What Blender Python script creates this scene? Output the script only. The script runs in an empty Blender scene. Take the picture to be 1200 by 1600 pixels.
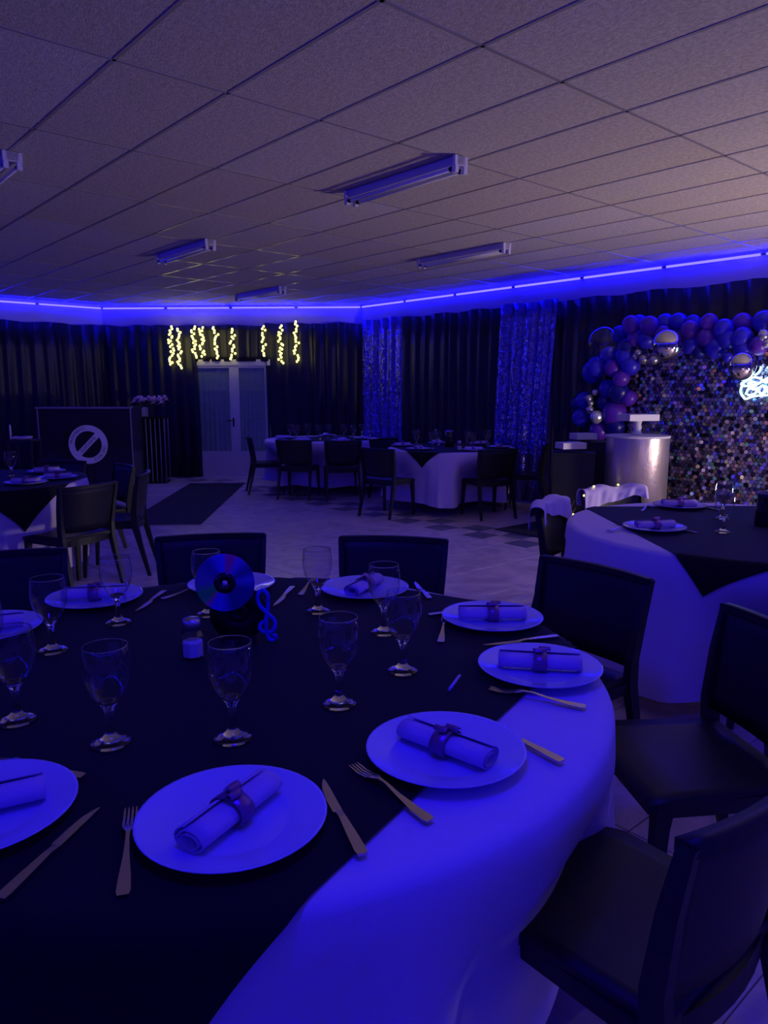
import bpy, math, random
from mathutils import Vector, Matrix
random.seed(7)
sc = bpy.context.scene
R = math.radians
PI = math.pi
# ---------------------------------------------------------------- camera
cam_d = bpy.data.cameras.new('camera')
cam = bpy.data.objects.new('camera', cam_d)
sc.collection.objects.link(cam)
cam.location = (0, 0, 1.5)
cam.rotation_euler = (R(90 - 9.43), 0, 0)
cam_d.sensor_fit = 'VERTICAL'
cam_d.sensor_height = 24.0
cam_d.lens = 1150.6 / 1600 * 24.0
cam_d.clip_start = 0.03
sc.camera = cam
# ---------------------------------------------------------------- world, exposure, lamps
w = bpy.data.worlds.new('night')
sc.world = w
w.use_nodes = True
w.node_tree.nodes['Background'].inputs[0].default_value = (0.01, 0.01, 0.03, 1)
w.node_tree.nodes['Background'].inputs[1].default_value = 0.2
sc.view_settings.view_transform = 'Standard'
sc.view_settings.look = 'None'
sc.view_settings.gamma = 1.0
sc.view_settings.exposure = 0.0
sc.view_settings.use_curve_mapping = False
sc.cycles.use_denoising = True
sc.cycles.max_bounces = 10
sc.cycles.transmission_bounces = 10
sc.cycles.transparent_max_bounces = 12
sc.cycles.sample_clamp_indirect = 4.0
sc.cycles.caustics_reflective = False
sc.cycles.caustics_refractive = True
LED_COL = (0.0050, 0.0038, 1.0)      # relative to LED_POW
LED_POW = 75.0


def lamp(name, kind, loc, target, energy, col, size=0.3, size_y=None, spot=None, blend=0.5):
    d = bpy.data.lights.new(name, kind)
    d.energy = energy
    d.color = col
    if kind == 'AREA':
        d.size = size
        if size_y:
            d.shape = 'RECTANGLE'
            d.size_y = size_y
    else:
        d.shadow_soft_size = size
    if kind == 'SPOT':
        d.spot_size = R(spot)
        d.spot_blend = blend
    o = bpy.data.objects.new(name, d)
    sc.collection.objects.link(o)
    o.location = loc
    o.rotation_euler = (Vector(target) - Vector(loc)).to_track_quat('-Z', 'Y').to_euler()
    return o


# a low warm uplighter on the right beyond table and backdrop, and a blue par can behind the photographer
lamp('uplighter_lamp', 'AREA', (4.9, 5.0, 0.5), (0.0, 5.6, 0.9), 78.0, (1.0, 0.82, 0.68), 0.4)
lamp('blue_par_lamp', 'AREA', (0.0, 0.95, 2.80), (-0.25, 1.95, 0.7), 25.0, (0.012, 0.0, 1.0), 0.35)

# ---------------------------------------------------------------- helpers
class MB:
    def __init__(s):
        s.v = []
        s.f = []
        s.sm = []

    def face(s, idx, smooth=False):
        s.f.append(tuple(idx))
        s.sm.append(smooth)

    def box(s, x0, x1, y0, y1, z0, z1, M=None):
        b = len(s.v)
        for z in (z0, z1):
            for x, y in ((x0, y0), (x1, y0), (x1, y1), (x0, y1)):
                p = Vector((x, y, z))
                s.v.append(tuple(M @ p) if M else tuple(p))
        for q in ((3, 2, 1, 0), (4, 5, 6, 7), (0, 1, 5, 4), (1, 2, 6, 5), (2, 3, 7, 6), (3, 0, 4, 7)):
            s.face([b + i for i in q])
        return s

    def bbox(s, x0, x1, y0, y1, z0, z1, c=0.004):
        """box with chamfered upper edges"""
        b = len(s.v)
        for z, k in ((z0, 0), (z1 - c, 0), (z1, c)):
            for x, y in ((x0 + k, y0 + k), (x1 - k, y0 + k), (x1 - k, y1 - k), (x0 + k, y1 - k)):
                s.v.append((x, y, z))
        s.face((b + 3, b + 2, b + 1, b))
        for r in (0, 4):
            for i in range(4):
                j = (i + 1) % 4
                s.face((b + r + i, b + r + j, b + r + 4 + j, b + r + 4 + i))
        s.face((b + 8, b + 9, b + 10, b + 11))
        return s

    def lathe(s, prof, n=24, c=(0, 0, 0), M=None, smooth=True):
        b = len(s.v)
        for r, z in prof:
            for i in range(n):
                a = 2 * PI * i / n
                p = Vector((c[0] + r * math.cos(a), c[1] + r * math.sin(a), c[2] + z))
                s.v.append(tuple(M @ p) if M else tuple(p))
        for k in range(len(prof) - 1):
            for i in range(n):
                j = (i + 1) % n
                s.face((b + k * n + i, b + k * n + j, b + (k + 1) * n + j, b + (k + 1) * n + i), smooth)
        return s

    def cap(s, start, n, flip=False):
        idx = list(range(start, start + n))
        s.face(idx[::-1] if flip else idx)

    def tube(s, pts, r, n=8, closed_ends=True, smooth=True):
        pts = [Vector(p) for p in pts]
        rs = r if isinstance(r, (list, tuple)) else [r] * len(pts)
        b = len(s.v)
        t0 = (pts[1] - pts[0]).normalized()
        ref = Vector((0, 0, 1)) if abs(t0.z) < 0.9 else Vector((1, 0, 0))
        a = t0.cross(ref).normalized()
        for k, p in enumerate(pts):
            if k == 0:
                t = pts[1] - pts[0]
            elif k == len(pts) - 1:
                t = pts[-1] - pts[-2]
            else:
                t = pts[k + 1] - pts[k - 1]
            t.normalize()
            a = (a - t * a.dot(t))
            if a.length < 1e-6:
                a = t.orthogonal()
            a.normalize()
            c = t.cross(a)
            for i in range(n):
                ang = 2 * PI * i / n
                s.v.append(tuple(p + (a * math.cos(ang) + c * math.sin(ang)) * rs[k]))
        for k in range(len(pts) - 1):
            for i in range(n):
                j = (i + 1) % n
                s.face((b + k * n + i, b + k * n + j, b + (k + 1) * n + j, b + (k + 1) * n + i), smooth)
        if closed_ends:
            s.cap(b, n, True)
            s.cap(b + (len(pts) - 1) * n, n)
        return s

    def post(s, rings, smooth=False):
        """rings of (x, y, z, wx, wy): a swept rectangular bar"""
        b = len(s.v)
        for x, y, z, wx, wy in rings:
            for sx, sy in ((-1, -1), (1, -1), (1, 1), (-1, 1)):
                s.v.append((x + sx * wx / 2, y + sy * wy / 2, z))
        for k in range(len(rings) - 1):
            for i in range(4):
                j = (i + 1) % 4
                s.face((b + 4 * k + i, b + 4 * k + j, b + 4 * k + 4 + j, b + 4 * k + 4 + i), smooth)
        s.face((b + 3, b + 2, b + 1, b))
        e = b + 4 * (len(rings) - 1)
        s.face((e, e + 1, e + 2, e + 3))
        return s

    def grid(s, fn, nu, nv, smooth=True, flip=False):
        b = len(s.v)
        for j in range(nv + 1):
            for i in range(nu + 1):
                s.v.append(tuple(fn(i / nu, j / nv)))
        for j in range(nv):
            for i in range(nu):
                q = [b + j * (nu + 1) + i, b + j * (nu + 1) + i + 1, b + (j + 1) * (nu + 1) + i + 1, b + (j + 1) * (nu + 1) + i]
                s.face(q[::-1] if flip else q, smooth)
        return s

    def slab(s, fn, nu, nv, th, smooth=True):
        """thick curved sheet: fn(u,v) -> Vector, th -> Vector offset"""
        b = len(s.v)
        s.grid(fn, nu, nv, smooth)
        s.grid(lambda u, v: Vector(fn(u, v)) + th, nu, nv, smooth, True)
        n = (nu + 1) * (nv + 1)
        for j in range(nv):
            for i in (0, nu):
                q = [b + j * (nu + 1) + i, b + (j + 1) * (nu + 1) + i, b + n + (j + 1) * (nu + 1) + i, b + n + j * (nu + 1) + i]
                s.face(q if i == 0 else q[::-1])
        for i in range(nu):
            for j in (0, nv):
                q = [b + j * (nu + 1) + i, b + j * (nu + 1) + i + 1, b + n + j * (nu + 1) + i + 1, b + n + j * (nu + 1) + i]
                s.face(q[::-1] if j == 0 else q)
        return s

    def mesh(s, name, mat):
        m = bpy.data.meshes.new(name)
        m.from_pydata(s.v, [], s.f)
        m.polygons.foreach_set('use_smooth', s.sm)
        if mat:
            m.materials.append(mat)
        m.update()
        return m

    def build(s, name, mat, parent=None, loc=None, rz=None):
        return link(name, s.mesh(name, mat), parent, loc, rz)


def link(name, data, parent=None, loc=None, rz=None):
    o = bpy.data.objects.new(name, data)
    sc.collection.objects.link(o)
    if parent:
        o.parent = parent
    if loc is not None:
        o.location = loc
    if rz is not None:
        o.rotation_euler = (0, 0, rz)
    return o


def tag(o, label=None, cat=None, group=None, kind=None):
    if label:
        o['label'] = label
    if cat:
        o['category'] = cat
    if group:
        o['group'] = group
    if kind:
        o['kind'] = kind
    return o


def thing(name, label, cat, loc=(0, 0, 0), rz=0.0, group=None):
    o = link(name, None, None, loc, rz)
    o.empty_display_size = 0.1
    return tag(o, label, cat, group)


def copy_tree(o, parent=None):
    c = o.copy()
    sc.collection.objects.link(c)
    c.parent = parent
    for ch in list(o.children):
        copy_tree(ch, c)
    return c


# ---------------------------------------------------------------- materials
def mat(name, col, rough=0.6, metal=0.0, var=0.0, vscale=8.0, bump=0.0, bscale=60.0, spec=0.5, coat=0.0,
        emit=None, estr=0.0, trans=0.0, ior=1.45, sheen=0.0, alpha=None):
    m = bpy.data.materials.new(name)
    m.use_nodes = True
    nt = m.node_tree
    p = nt.nodes['Principled BSDF']
    p.inputs['Base Color'].default_value = (*col, 1)
    p.inputs['Roughness'].default_value = rough
    p.inputs['Metallic'].default_value = metal
    p.inputs['Specular IOR Level'].default_value = spec
    p.inputs['IOR'].default_value = ior
    p.inputs['Coat Weight'].default_value = coat
    p.inputs['Transmission Weight'].default_value = trans
    if sheen:
        p.inputs['Sheen Weight'].default_value = sheen
    if alpha is not None:
        p.inputs['Alpha'].default_value = alpha
    if emit:
        p.inputs['Emission Color'].default_value = (*emit, 1)
        p.inputs['Emission Strength'].default_value = estr
    tc = nt.nodes.new('ShaderNodeTexCoord')
    if var:
        n = nt.nodes.new('ShaderNodeTexNoise')
        n.inputs['Scale'].default_value = vscale
        n.inputs['Detail'].default_value = 4
        nt.links.new(tc.outputs['Object'], n.inputs['Vector'])
        mp = nt.nodes.new('ShaderNodeMapRange')
        mp.inputs[3].default_value = 1 - var
        mp.inputs[4].default_value = 1 + var
        nt.links.new(n.outputs['Fac'], mp.inputs[0])
        mx = nt.nodes.new('ShaderNodeVectorMath')
        mx.operation = 'SCALE'
        mx.inputs[0].default_value = col
        nt.links.new(mp.outputs[0], mx.inputs['Scale'])
        nt.links.new(mx.outputs[0], p.inputs['Base Color'])
    if bump:
        n = nt.nodes.new('ShaderNodeTexNoise')
        n.inputs['Scale'].default_value = bscale
        n.inputs['Detail'].default_value = 3
        nt.links.new(tc.outputs['Object'], n.inputs['Vector'])
        b = nt.nodes.new('ShaderNodeBump')
        b.inputs['Strength'].default_value = bump
        b.inputs['Distance'].default_value = 0.01
        nt.links.new(n.outputs['Fac'], b.inputs['Height'])
        nt.links.new(b.outputs['Normal'], p.inputs['Normal'])
    return m


def emis(name, col, s):
    m = bpy.data.materials.new(name)
    m.use_nodes = True
    nt = m.node_tree
    nt.nodes.clear()
    e = nt.nodes.new('ShaderNodeEmission')
    e.inputs[0].default_value = (*col, 1)
    e.inputs[1].default_value = s
    o = nt.nodes.new('ShaderNodeOutputMaterial')
    nt.links.new(e.outputs[0], o.inputs[0])
    return m


def attr_mat(name, rough, metal, attr='Col'):
    m = mat(name, (0.5, 0.5, 0.5), rough, metal)
    nt = m.node_tree
    a = nt.nodes.new('ShaderNodeAttribute')
    a.attribute_name = attr
    nt.links.new(a.outputs['Color'], nt.nodes['Principled BSDF'].inputs['Base Color'])
    return m


def thin_glass(name):
    """thin walled glass: clear through, with a Fresnel reflection"""
    m = bpy.data.materials.new(name)
    m.use_nodes = True
    nt = m.node_tree
    nt.nodes.clear()
    tr = nt.nodes.new('ShaderNodeBsdfTransparent')
    tr.inputs[0].default_value = (0.95, 0.95, 0.97, 1)
    gl = nt.nodes.new('ShaderNodeBsdfGlossy')
    gl.inputs['Roughness'].default_value = 0.02
    lw = nt.nodes.new('ShaderNodeLayerWeight')
    lw.inputs['Blend'].default_value = 0.5
    pw = nt.nodes.new('ShaderNodeMath')
    pw.operation = 'POWER'
    pw.inputs[1].default_value = 2.6
    nt.links.new(lw.outputs['Facing'], pw.inputs[0])
    fr = nt.nodes.new('ShaderNodeMath')
    fr.operation = 'MULTIPLY_ADD'
    fr.inputs[1].default_value = 0.85
    fr.inputs[2].default_value = 0.06
    nt.links.new(pw.outputs[0], fr.inputs[0])
    mx = nt.nodes.new('ShaderNodeMixShader')
    o = nt.nodes.new('ShaderNodeOutputMaterial')
    nt.links.new(fr.outputs[0], mx.inputs[0])
    nt.links.new(tr.outputs[0], mx.inputs[1])
    nt.links.new(gl.outputs[0], mx.inputs[2])
    nt.links.new(mx.outputs[0], o.inputs[0])
    return m


def marble(name, c1, c2, rough):
    m = mat(name, c1, rough)
    nt = m.node_tree
    g = nt.nodes.new('ShaderNodeNewGeometry')
    n = nt.nodes.new('ShaderNodeTexNoise')
    n.inputs['Scale'].default_value = 2.6
    n.inputs['Detail'].default_value = 7
    n.inputs['Distortion'].default_value = 2.2
    nt.links.new(g.outputs['Position'], n.inputs['Vector'])
    cr = nt.nodes.new('ShaderNodeValToRGB')
    cr.color_ramp.elements[0].color = (*c2, 1)
    cr.color_ramp.elements[0].position = 0.35
    cr.color_ramp.elements[1].color = (*c1, 1)
    cr.color_ramp.elements[1].position = 0.62
    nt.links.new(n.outputs['Fac'], cr.inputs[0])
    nt.links.new(cr.outputs[0], nt.nodes['Principled BSDF'].inputs['Base Color'])
    return m


def sequin_mat(name, col, scale):
    m = mat(name, col, 0.28, 0.85)
    nt = m.node_tree
    g = nt.nodes.new('ShaderNodeNewGeometry')
    v = nt.nodes.new('ShaderNodeTexVoronoi')
    v.inputs['Scale'].default_value = scale
    nt.links.new(g.outputs['Position'], v.inputs['Vector'])
    s = nt.nodes.new('ShaderNodeVectorMath')
    s.operation = 'SUBTRACT'
    s.inputs[1].default_value = (0.5, 0.5, 0.5)
    nt.links.new(v.outputs['Color'], s.inputs[0])
    k = nt.nodes.new('ShaderNodeVectorMath')
    k.operation = 'SCALE'
    k.inputs['Scale'].default_value = 0.55
    nt.links.new(s.outputs[0], k.inputs[0])
    a = nt.nodes.new('ShaderNodeVectorMath')
    nt.links.new(k.outputs[0], a.inputs[0])
    nt.links.new(g.outputs['Normal'], a.inputs[1])
    nn = nt.nodes.new('ShaderNodeVectorMath')
    nn.operation = 'NORMALIZE'
    nt.links.new(a.outputs[0], nn.inputs[0])
    nt.links.new(nn.outputs[0], nt.nodes['Principled BSDF'].inputs['Normal'])
    return m


def tile_mat():
    """mineral fibre: speckled grain, each tile a slightly different tone"""
    m = mat('ceiling_tile', (0.60, 0.55, 0.55), 0.9, bump=0.4, bscale=110)
    nt = m.node_tree
    tc = nt.nodes.new('ShaderNodeTexCoord')
    n = nt.nodes.new('ShaderNodeTexNoise')
    n.inputs['Scale'].default_value = 42
    n.inputs['Detail'].default_value = 5
    n.inputs['Roughness'].default_value = 0.7
    nt.links.new(tc.outputs['Object'], n.inputs['Vector'])
    cr = nt.nodes.new('ShaderNodeValToRGB')
    cr.color_ramp.elements[0].position = 0.34
    cr.color_ramp.elements[0].color = (0.46, 0.42, 0.43, 1)
    cr.color_ramp.elements[1].position = 0.66
    cr.color_ramp.elements[1].color = (0.72, 0.66, 0.66, 1)
    nt.links.new(n.outputs['Fac'], cr.inputs[0])
    oi = nt.nodes.new('ShaderNodeObjectInfo')
    r2 = nt.nodes.new('ShaderNodeValToRGB')
    r2.color_ramp.elements[0].color = (0.94, 0.90, 0.86, 1)
    r2.color_ramp.elements[1].color = (1.0, 1.0, 1.08, 1)
    nt.links.new(oi.outputs['Random'], r2.inputs[0])
    mx = nt.nodes.new('ShaderNodeVectorMath')
    mx.operation = 'MULTIPLY'
    nt.links.new(cr.outputs[0], mx.inputs[0])
    nt.links.new(r2.outputs[0], mx.inputs[1])
    nt.links.new(mx.outputs[0], nt.nodes['Principled BSDF'].inputs['Base Color'])
    return m


M = {}
M['wall'] = mat('wall_paint', (0.50, 0.42, 0.60), 0.75, var=0.05, vscale=3, bump=0.08)
M['tile'] = tile_mat()
M['bar'] = mat('grid_bar', (0.42, 0.38, 0.38), 0.22, 0.1, var=0.05)
M['slab'] = mat('plenum', (0.03, 0.03, 0.03), 0.9, var=0.1)
M['floor'] = marble('floor_tile', (0.70, 0.55, 0.58), (0.47, 0.36, 0.41), 0.28)
M['floor_dark'] = marble('floor_tile_dark', (0.20, 0.19, 0.24), (0.12, 0.11, 0.15), 0.3)
M['grout'] = mat('grout', (0.10, 0.09, 0.09), 0.9, var=0.1)
M['curtain'] = mat('dark_satin', (0.006, 0.006, 0.022), 0.45, var=0.2, vscale=6, sheen=0.05, spec=0.45)
M['seq_blue'] = sequin_mat('sequin_blue', (0.14, 0.12, 0.60), 60)
M['black_cloth'] = mat('black_cloth', (0.006, 0.006, 0.010), 0.8, var=0.25, vscale=30, bump=0.1, bscale=300, sheen=0.05, spec=0.2)
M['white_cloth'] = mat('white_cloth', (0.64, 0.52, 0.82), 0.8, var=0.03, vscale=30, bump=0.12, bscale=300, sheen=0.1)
M['resin'] = mat('charcoal_resin', (0.013, 0.013, 0.018), 0.45, var=0.15, vscale=20, bump=0.05, bscale=250, spec=0.4)
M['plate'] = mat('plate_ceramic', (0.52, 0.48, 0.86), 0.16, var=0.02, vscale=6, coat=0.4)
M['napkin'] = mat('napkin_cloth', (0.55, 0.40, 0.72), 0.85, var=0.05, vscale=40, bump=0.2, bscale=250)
M['ring'] = mat('napkin_ring_glitter', (0.26, 0.10, 0.30), 0.35, 0.6, var=0.6, vscale=500)
M['steel'] = mat('cutlery_steel', (0.72, 0.62, 0.55), 0.25, 1.0, var=0.05, vscale=30)
M['glass'] = mat('clear_glass', (1, 1, 1), 0.0, trans=1.0, ior=1.48)
M['thin_glass'] = thin_glass('thin_glass')
M['salt'] = mat('salt', (0.8, 0.8, 0.85), 0.9, var=0.06, vscale=200)
M['white_metal'] = mat('white_enamel', (0.62, 0.58, 0.66), 0.4, var=0.04)
M['phosphor'] = mat('fluorescent_glass', (0.80, 0.78, 0.84), 0.2, var=0.02)
M['black_plastic'] = mat('black_plastic', (0.012, 0.012, 0.014), 0.45, var=0.1)
M['black_gloss'] = mat('black_gloss_laminate', (0.014, 0.014, 0.016), 0.16, var=0.2, vscale=4, coat=0.3)
M['gold'] = mat('gold_edge', (0.75, 0.60, 0.30), 0.3, 0.9, var=0.1)
M['lilac_print'] = mat('lilac_vinyl_print', (0.70, 0.64, 0.82), 0.6, var=0.03)
M['door'] = mat('door_paint', (0.70, 0.68, 0.72), 0.5, var=0.04)
M['door_glass'] = mat('door_glass', (0.05, 0.08, 0.08), 0.06, var=0.1, coat=0.5)
M['door_curtain'] = mat('pale_green_voile', (0.50, 0.74, 0.60), 0.8, var=0.1, vscale=20)
M['rug'] = mat('dark_carpet', (0.016, 0.015, 0.03), 0.95, var=0.3, vscale=120, bump=0.4, bscale=400)
M['balB'] = mat('balloon_blue', (0.030, 0.020, 0.62), 0.30, var=0.05)
M['balP'] = mat('balloon_purple', (0.11, 0.02, 0.46), 0.32, var=0.05)
M['balN'] = mat('balloon_navy', (0.008, 0.006, 0.22), 0.30, var=0.05)
M['balS'] = mat('balloon_silver', (0.55, 0.52, 0.58), 0.22, 0.8, var=0.05)
M['chrome'] = mat('mirror_foil', (0.80, 0.78, 0.80), 0.04, 1.0, var=0.02)
M['foil'] = mat('crinkled_silver_foil', (0.72, 0.62, 0.66), 0.30, 0.85, var=0.08, vscale=10, bump=0.30, bscale=26)
M['bubble'] = thin_glass('clear_film')
M['shimmer'] = attr_mat('shimmer_disc', 0.22, 0.75)
M['neon'] = emis('neon_white_blue', (0.45, 0.85, 1.0), 7.0)
M['led'] = emis('led_blue', LED_COL, LED_POW)
M['bulb'] = emis('warm_fairy_bulb', (1.0, 0.90, 0.17), 5.0)
M['wire'] = mat('thin_wire', (0.02, 0.02, 0.02), 0.5, var=0.1)
M['vinyl'] = mat('vinyl_black', (0.008, 0.008, 0.009), 0.35, var=0.1)
M['clef'] = mat('blue_foam', (0.02, 0.03, 0.62), 0.6, var=0.08)
M['flower'] = mat('mauve_petals', (0.80, 0.55, 0.78), 0.7, var=0.3, vscale=40)
M['leaf'] = mat('dark_leaf', (0.03, 0.07, 0.03), 0.6, var=0.2)
M['mirror_tile'] = mat('mosaic_mirror', (0.75, 0.75, 0.80), 0.22, 0.6, var=0.5, vscale=60)
M['rod'] = mat('lilac_rod', (0.30, 0.28, 0.42), 0.45, var=0.05)
M['alu'] = mat('aluminium_strip', (0.6, 0.58, 0.6), 0.3, 1.0, var=0.05)
M['twig'] = mat('dried_twig', (0.30, 0.22, 0.12), 0.8, var=0.2)
M['socket'] = mat('lamp_socket', (0.7, 0.66, 0.72), 0.5, var=0.04)


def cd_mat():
    m = mat('cd_painted_glints', (0.5, 0.5, 0.6), 0.30, 0.35)
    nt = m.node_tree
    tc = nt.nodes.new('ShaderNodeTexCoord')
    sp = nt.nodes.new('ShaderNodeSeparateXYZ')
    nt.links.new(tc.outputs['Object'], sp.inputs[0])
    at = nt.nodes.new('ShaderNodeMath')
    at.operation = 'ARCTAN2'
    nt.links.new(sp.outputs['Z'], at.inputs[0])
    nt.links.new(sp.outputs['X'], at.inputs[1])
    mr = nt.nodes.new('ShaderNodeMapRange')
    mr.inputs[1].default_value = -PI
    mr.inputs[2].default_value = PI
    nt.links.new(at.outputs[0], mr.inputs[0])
    cr = nt.nodes.new('ShaderNodeValToRGB')  # rainbow glints and dark sectors painted into the base colour, fixed by angle
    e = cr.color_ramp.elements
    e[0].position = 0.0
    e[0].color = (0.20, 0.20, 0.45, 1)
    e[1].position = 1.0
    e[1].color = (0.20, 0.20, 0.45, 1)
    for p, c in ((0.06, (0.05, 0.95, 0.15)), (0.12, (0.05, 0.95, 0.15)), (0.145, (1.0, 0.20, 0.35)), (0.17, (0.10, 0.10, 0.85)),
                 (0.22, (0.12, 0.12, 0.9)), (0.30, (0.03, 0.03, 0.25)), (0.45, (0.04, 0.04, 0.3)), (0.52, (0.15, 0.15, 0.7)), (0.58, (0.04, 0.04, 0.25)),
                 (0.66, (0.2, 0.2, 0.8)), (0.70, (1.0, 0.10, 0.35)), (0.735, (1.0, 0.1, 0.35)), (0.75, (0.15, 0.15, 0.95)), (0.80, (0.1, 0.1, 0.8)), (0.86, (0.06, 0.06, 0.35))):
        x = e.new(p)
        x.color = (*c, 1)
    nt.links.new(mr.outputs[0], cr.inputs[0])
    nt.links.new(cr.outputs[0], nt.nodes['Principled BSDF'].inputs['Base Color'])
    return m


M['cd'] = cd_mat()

# ---------------------------------------------------------------- room shell
A41 = R(41)
D1 = Vector((-math.sin(A41), math.cos(A41), 0))      # u axis of the room
D2 = Vector((math.cos(A41), math.sin(A41), 0))       # v axis of the room
H = 2.889
U_B, V_R, U_N, V_L = 12.75, 7.97, -4.0, -5.5          # back wall, right wall, near wall, left wall
CH0, CH1 = (12.75, 4.8), (9.72, 7.97)                # cut corner with the glass door
ROOM_M = Matrix(((D1.x, D2.x, 0, 0), (D1.y, D2.y, 0, 0), (0, 0, 1, 0), (0, 0, 0, 1)))


def uv(u, v, z=0.0):
    return D1 * u + D2 * v + Vector((0, 0, z))


def inside(u, v, m=0.0):
    if not (U_N - m < u < U_B + m and V_L - m < v < V_R + m):
        return False
    a, b = Vector(CH0), Vector(CH1)
    d = b - a
    return (u - a.x) * d.y - (v - a.y) * d.x > -m * d.length if False else ((u - a.x) * (b.y - a.y) - (v - a.y) * (b.x - a.x)) < m * d.length


def in_frame(p, m=40):
    y = p[1] * math.cos(R(9.43)) - (p[2] - 1.5) * math.sin(R(9.43))
    if y < 0.1:
        return None
    u_ = p[1] * math.sin(R(9.43)) + (p[2] - 1.5) * math.cos(R(9.43))
    x = 600 + 1150.6 * p[0] / y
    yy = 800 - 1150.6 * u_ / y
    return y if (-m < x < 1200 + m and -m < yy < 1600 + m) else None


def wall(name, a, b, nrm, z0=0.0, z1=H + 0.12, th=0.12):
    """wall between plan points a, b; nrm points into the room"""
    mb = MB()
    n = nrm * -th
    pts = [(a.x, a.y), (b.x, b.y), (b.x + n.x, b.y + n.y), (a.x + n.x, a.y + n.y)]
    for z in (z0, z1):
        for x, y in pts:
            mb.v.append((x, y, z))
    for q in ((3, 2, 1, 0), (4, 5, 6, 7), (0, 1, 5, 4), (1, 2, 6, 5), (2, 3, 7, 6), (3, 0, 4, 7)):
        mb.face(q)
    return tag(mb.build(name, M['wall']), kind='structure')


pA, pB, pC, pD, pE = uv(U_B, V_L), uv(*CH0), uv(*CH1), uv(U_N, V_R), uv(U_N, V_L)
CHD = (pC - pB).normalized()
CHN = Vector((CHD.y, -CHD.x, 0))
if CHN.dot(Vector((0, 0, 0)) - pB) < 0:
    CHN = -CHN
tag(wall('wall_back', pA, pB, -D1), 'white wall behind the black drapes at the far left')
tag(wall('wall_corner', pB, pC, CHN), 'white wall of the cut corner around the glass door')
tag(wall('wall_right', pC, pD, -D2), 'white wall behind drapes and balloon backdrop')
tag(wall('wall_near', pD, pE, D1), 'white wall behind the photographer')
tag(wall('wall_left', pE, pA, D2), 'white wall on the left, out of the picture')

# floor: screed with marble look tiles and a checkered border band
fl = MB()
for p in (uv(U_N - .1, V_L - .1), uv(U_N - .1, V_R + .1), uv(U_B + .1, V_R + .1), uv(U_B + .1, V_L - .1)):
    fl.v.append((p.x, p.y, -0.003))
for p in (uv(U_N - .1, V_L - .1), uv(U_N - .1, V_R + .1), uv(U_B + .1, V_R + .1), uv(U_B + .1, V_L - .1)):
    fl.v.append((p.x, p.y, -0.08))
for q in ((0, 1, 2, 3), (7, 6, 5, 4), (4, 5, 1, 0), (5, 6, 2, 1), (6, 7, 3, 2), (7, 4, 0, 3)):
    fl.face(q)
floor = tag(fl.build('floor', M['grout']), 'pale marble look tiled floor with a dark checkered border band', kind='structure')
TS = 0.57
cells = []
for i in range(-8, 24):
    for j in range(-16, 8):
        u0, v0 = 0.06 + i * TS, 5.58 - TS + j * TS
        if j == 1:
            for a in range(2):
                for b in range(2):
                    cells.append((u0 + a * TS / 2, v0 + b * TS / 2, TS / 2, (a + b + 1) % 2 == 0))
        else:
            cells.append((u0, v0, TS, False))
cells = [c for c in cells if inside(c[0] + c[2] / 2, c[1] + c[2] / 2, 0.25)]
vis, rest = [], []
for c in cells:
    d = in_frame(uv(c[0] + c[2] / 2, c[1] + c[2] / 2))
    (vis.append((d, c)) if d else rest.append(c))
vis.sort(key=lambda t: t[0])
rest += [c for _, c in vis[290:]]
g = 0.0022


def ftile(s):
    return MB().bbox(g, s - g, g, s - g, -0.004, 0.0, 0.0015)


tm = {(TS, False): ftile(TS).mesh('floor_tile', M['floor']), (TS / 2, False): ftile(TS / 2).mesh('floor_tile', M['floor']),
      (TS / 2, True): ftile(TS / 2).mesh('floor_tile', M['floor_dark'])}
RZ_ROOM = math.atan2(D1.y, D1.x)
for d, c in vis[:290]:
    # local x runs along u, local y along v
    o = link('floor_tile', tm[(c[2], c[3])], floor)
    o.matrix_local = Matrix.Translation(uv(c[0], c[1])) @ ROOM_M
rm = {False: MB(), True: MB()}
for c in rest:
    b = rm[c[3]]
    k = len(b.v)
    for du, dv in ((g, g), (c[2] - g, g), (c[2] - g, c[2] - g), (g, c[2] - g)):
        p = uv(c[0] + du, c[1] + dv)
        b.v.append((p.x, p.y, 0.0))
    b.face((k, k + 1, k + 2, k + 3))
tag(rm[False].build('floor_tiling', M['floor'], floor), kind='stuff')
if rm[True].v:
    tag(rm[True].build('floor_tiling_dark', M['floor_dark'], floor), kind='stuff')

# suspended ceiling: dark plenum slab, metal grid bars, mineral tiles
cl = MB()
for z in (H + 0.05, H + 0.12):
    for p in (uv(U_N - .1, V_L - .1), uv(U_N - .1, V_R + .1), uv(U_B + .1, V_R + .1), uv(U_B + .1, V_L - .1)):
        cl.v.append((p.x, p.y, z))
for q in ((0, 1, 2, 3), (7, 6, 5, 4), (4, 5, 1, 0), (5, 6, 2, 1), (6, 7, 3, 2), (7, 4, 0, 3)):
    cl.face(q)
ceiling = tag(cl.build('ceiling', M['slab']), 'suspended grid ceiling of pale mineral fibre tiles', kind='structure')
SU, SV, U0, V0 = 1.1185, 0.5462, 3.337, 1.372
bw = 0.009
tb = MB().box(0.004, SU - 0.004, 0.004, SV - 0.004, 0.0022, 0.018)
tile_mesh = tb.mesh('ceiling_tile', M['tile'])
cc = []
for i in range(-8, 10):
    for j in range(-14, 14):
        u0, v0 = U0 + i * SU, V0 + j * SV
        if inside(u0 + SU / 2, v0 + SV / 2, 0.36):
            d = in_frame(uv(u0 + SU / 2, v0 + SV / 2, H), 90)
            cc.append((d or 99, u0, v0))
cc.sort()
rest = MB()
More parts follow.
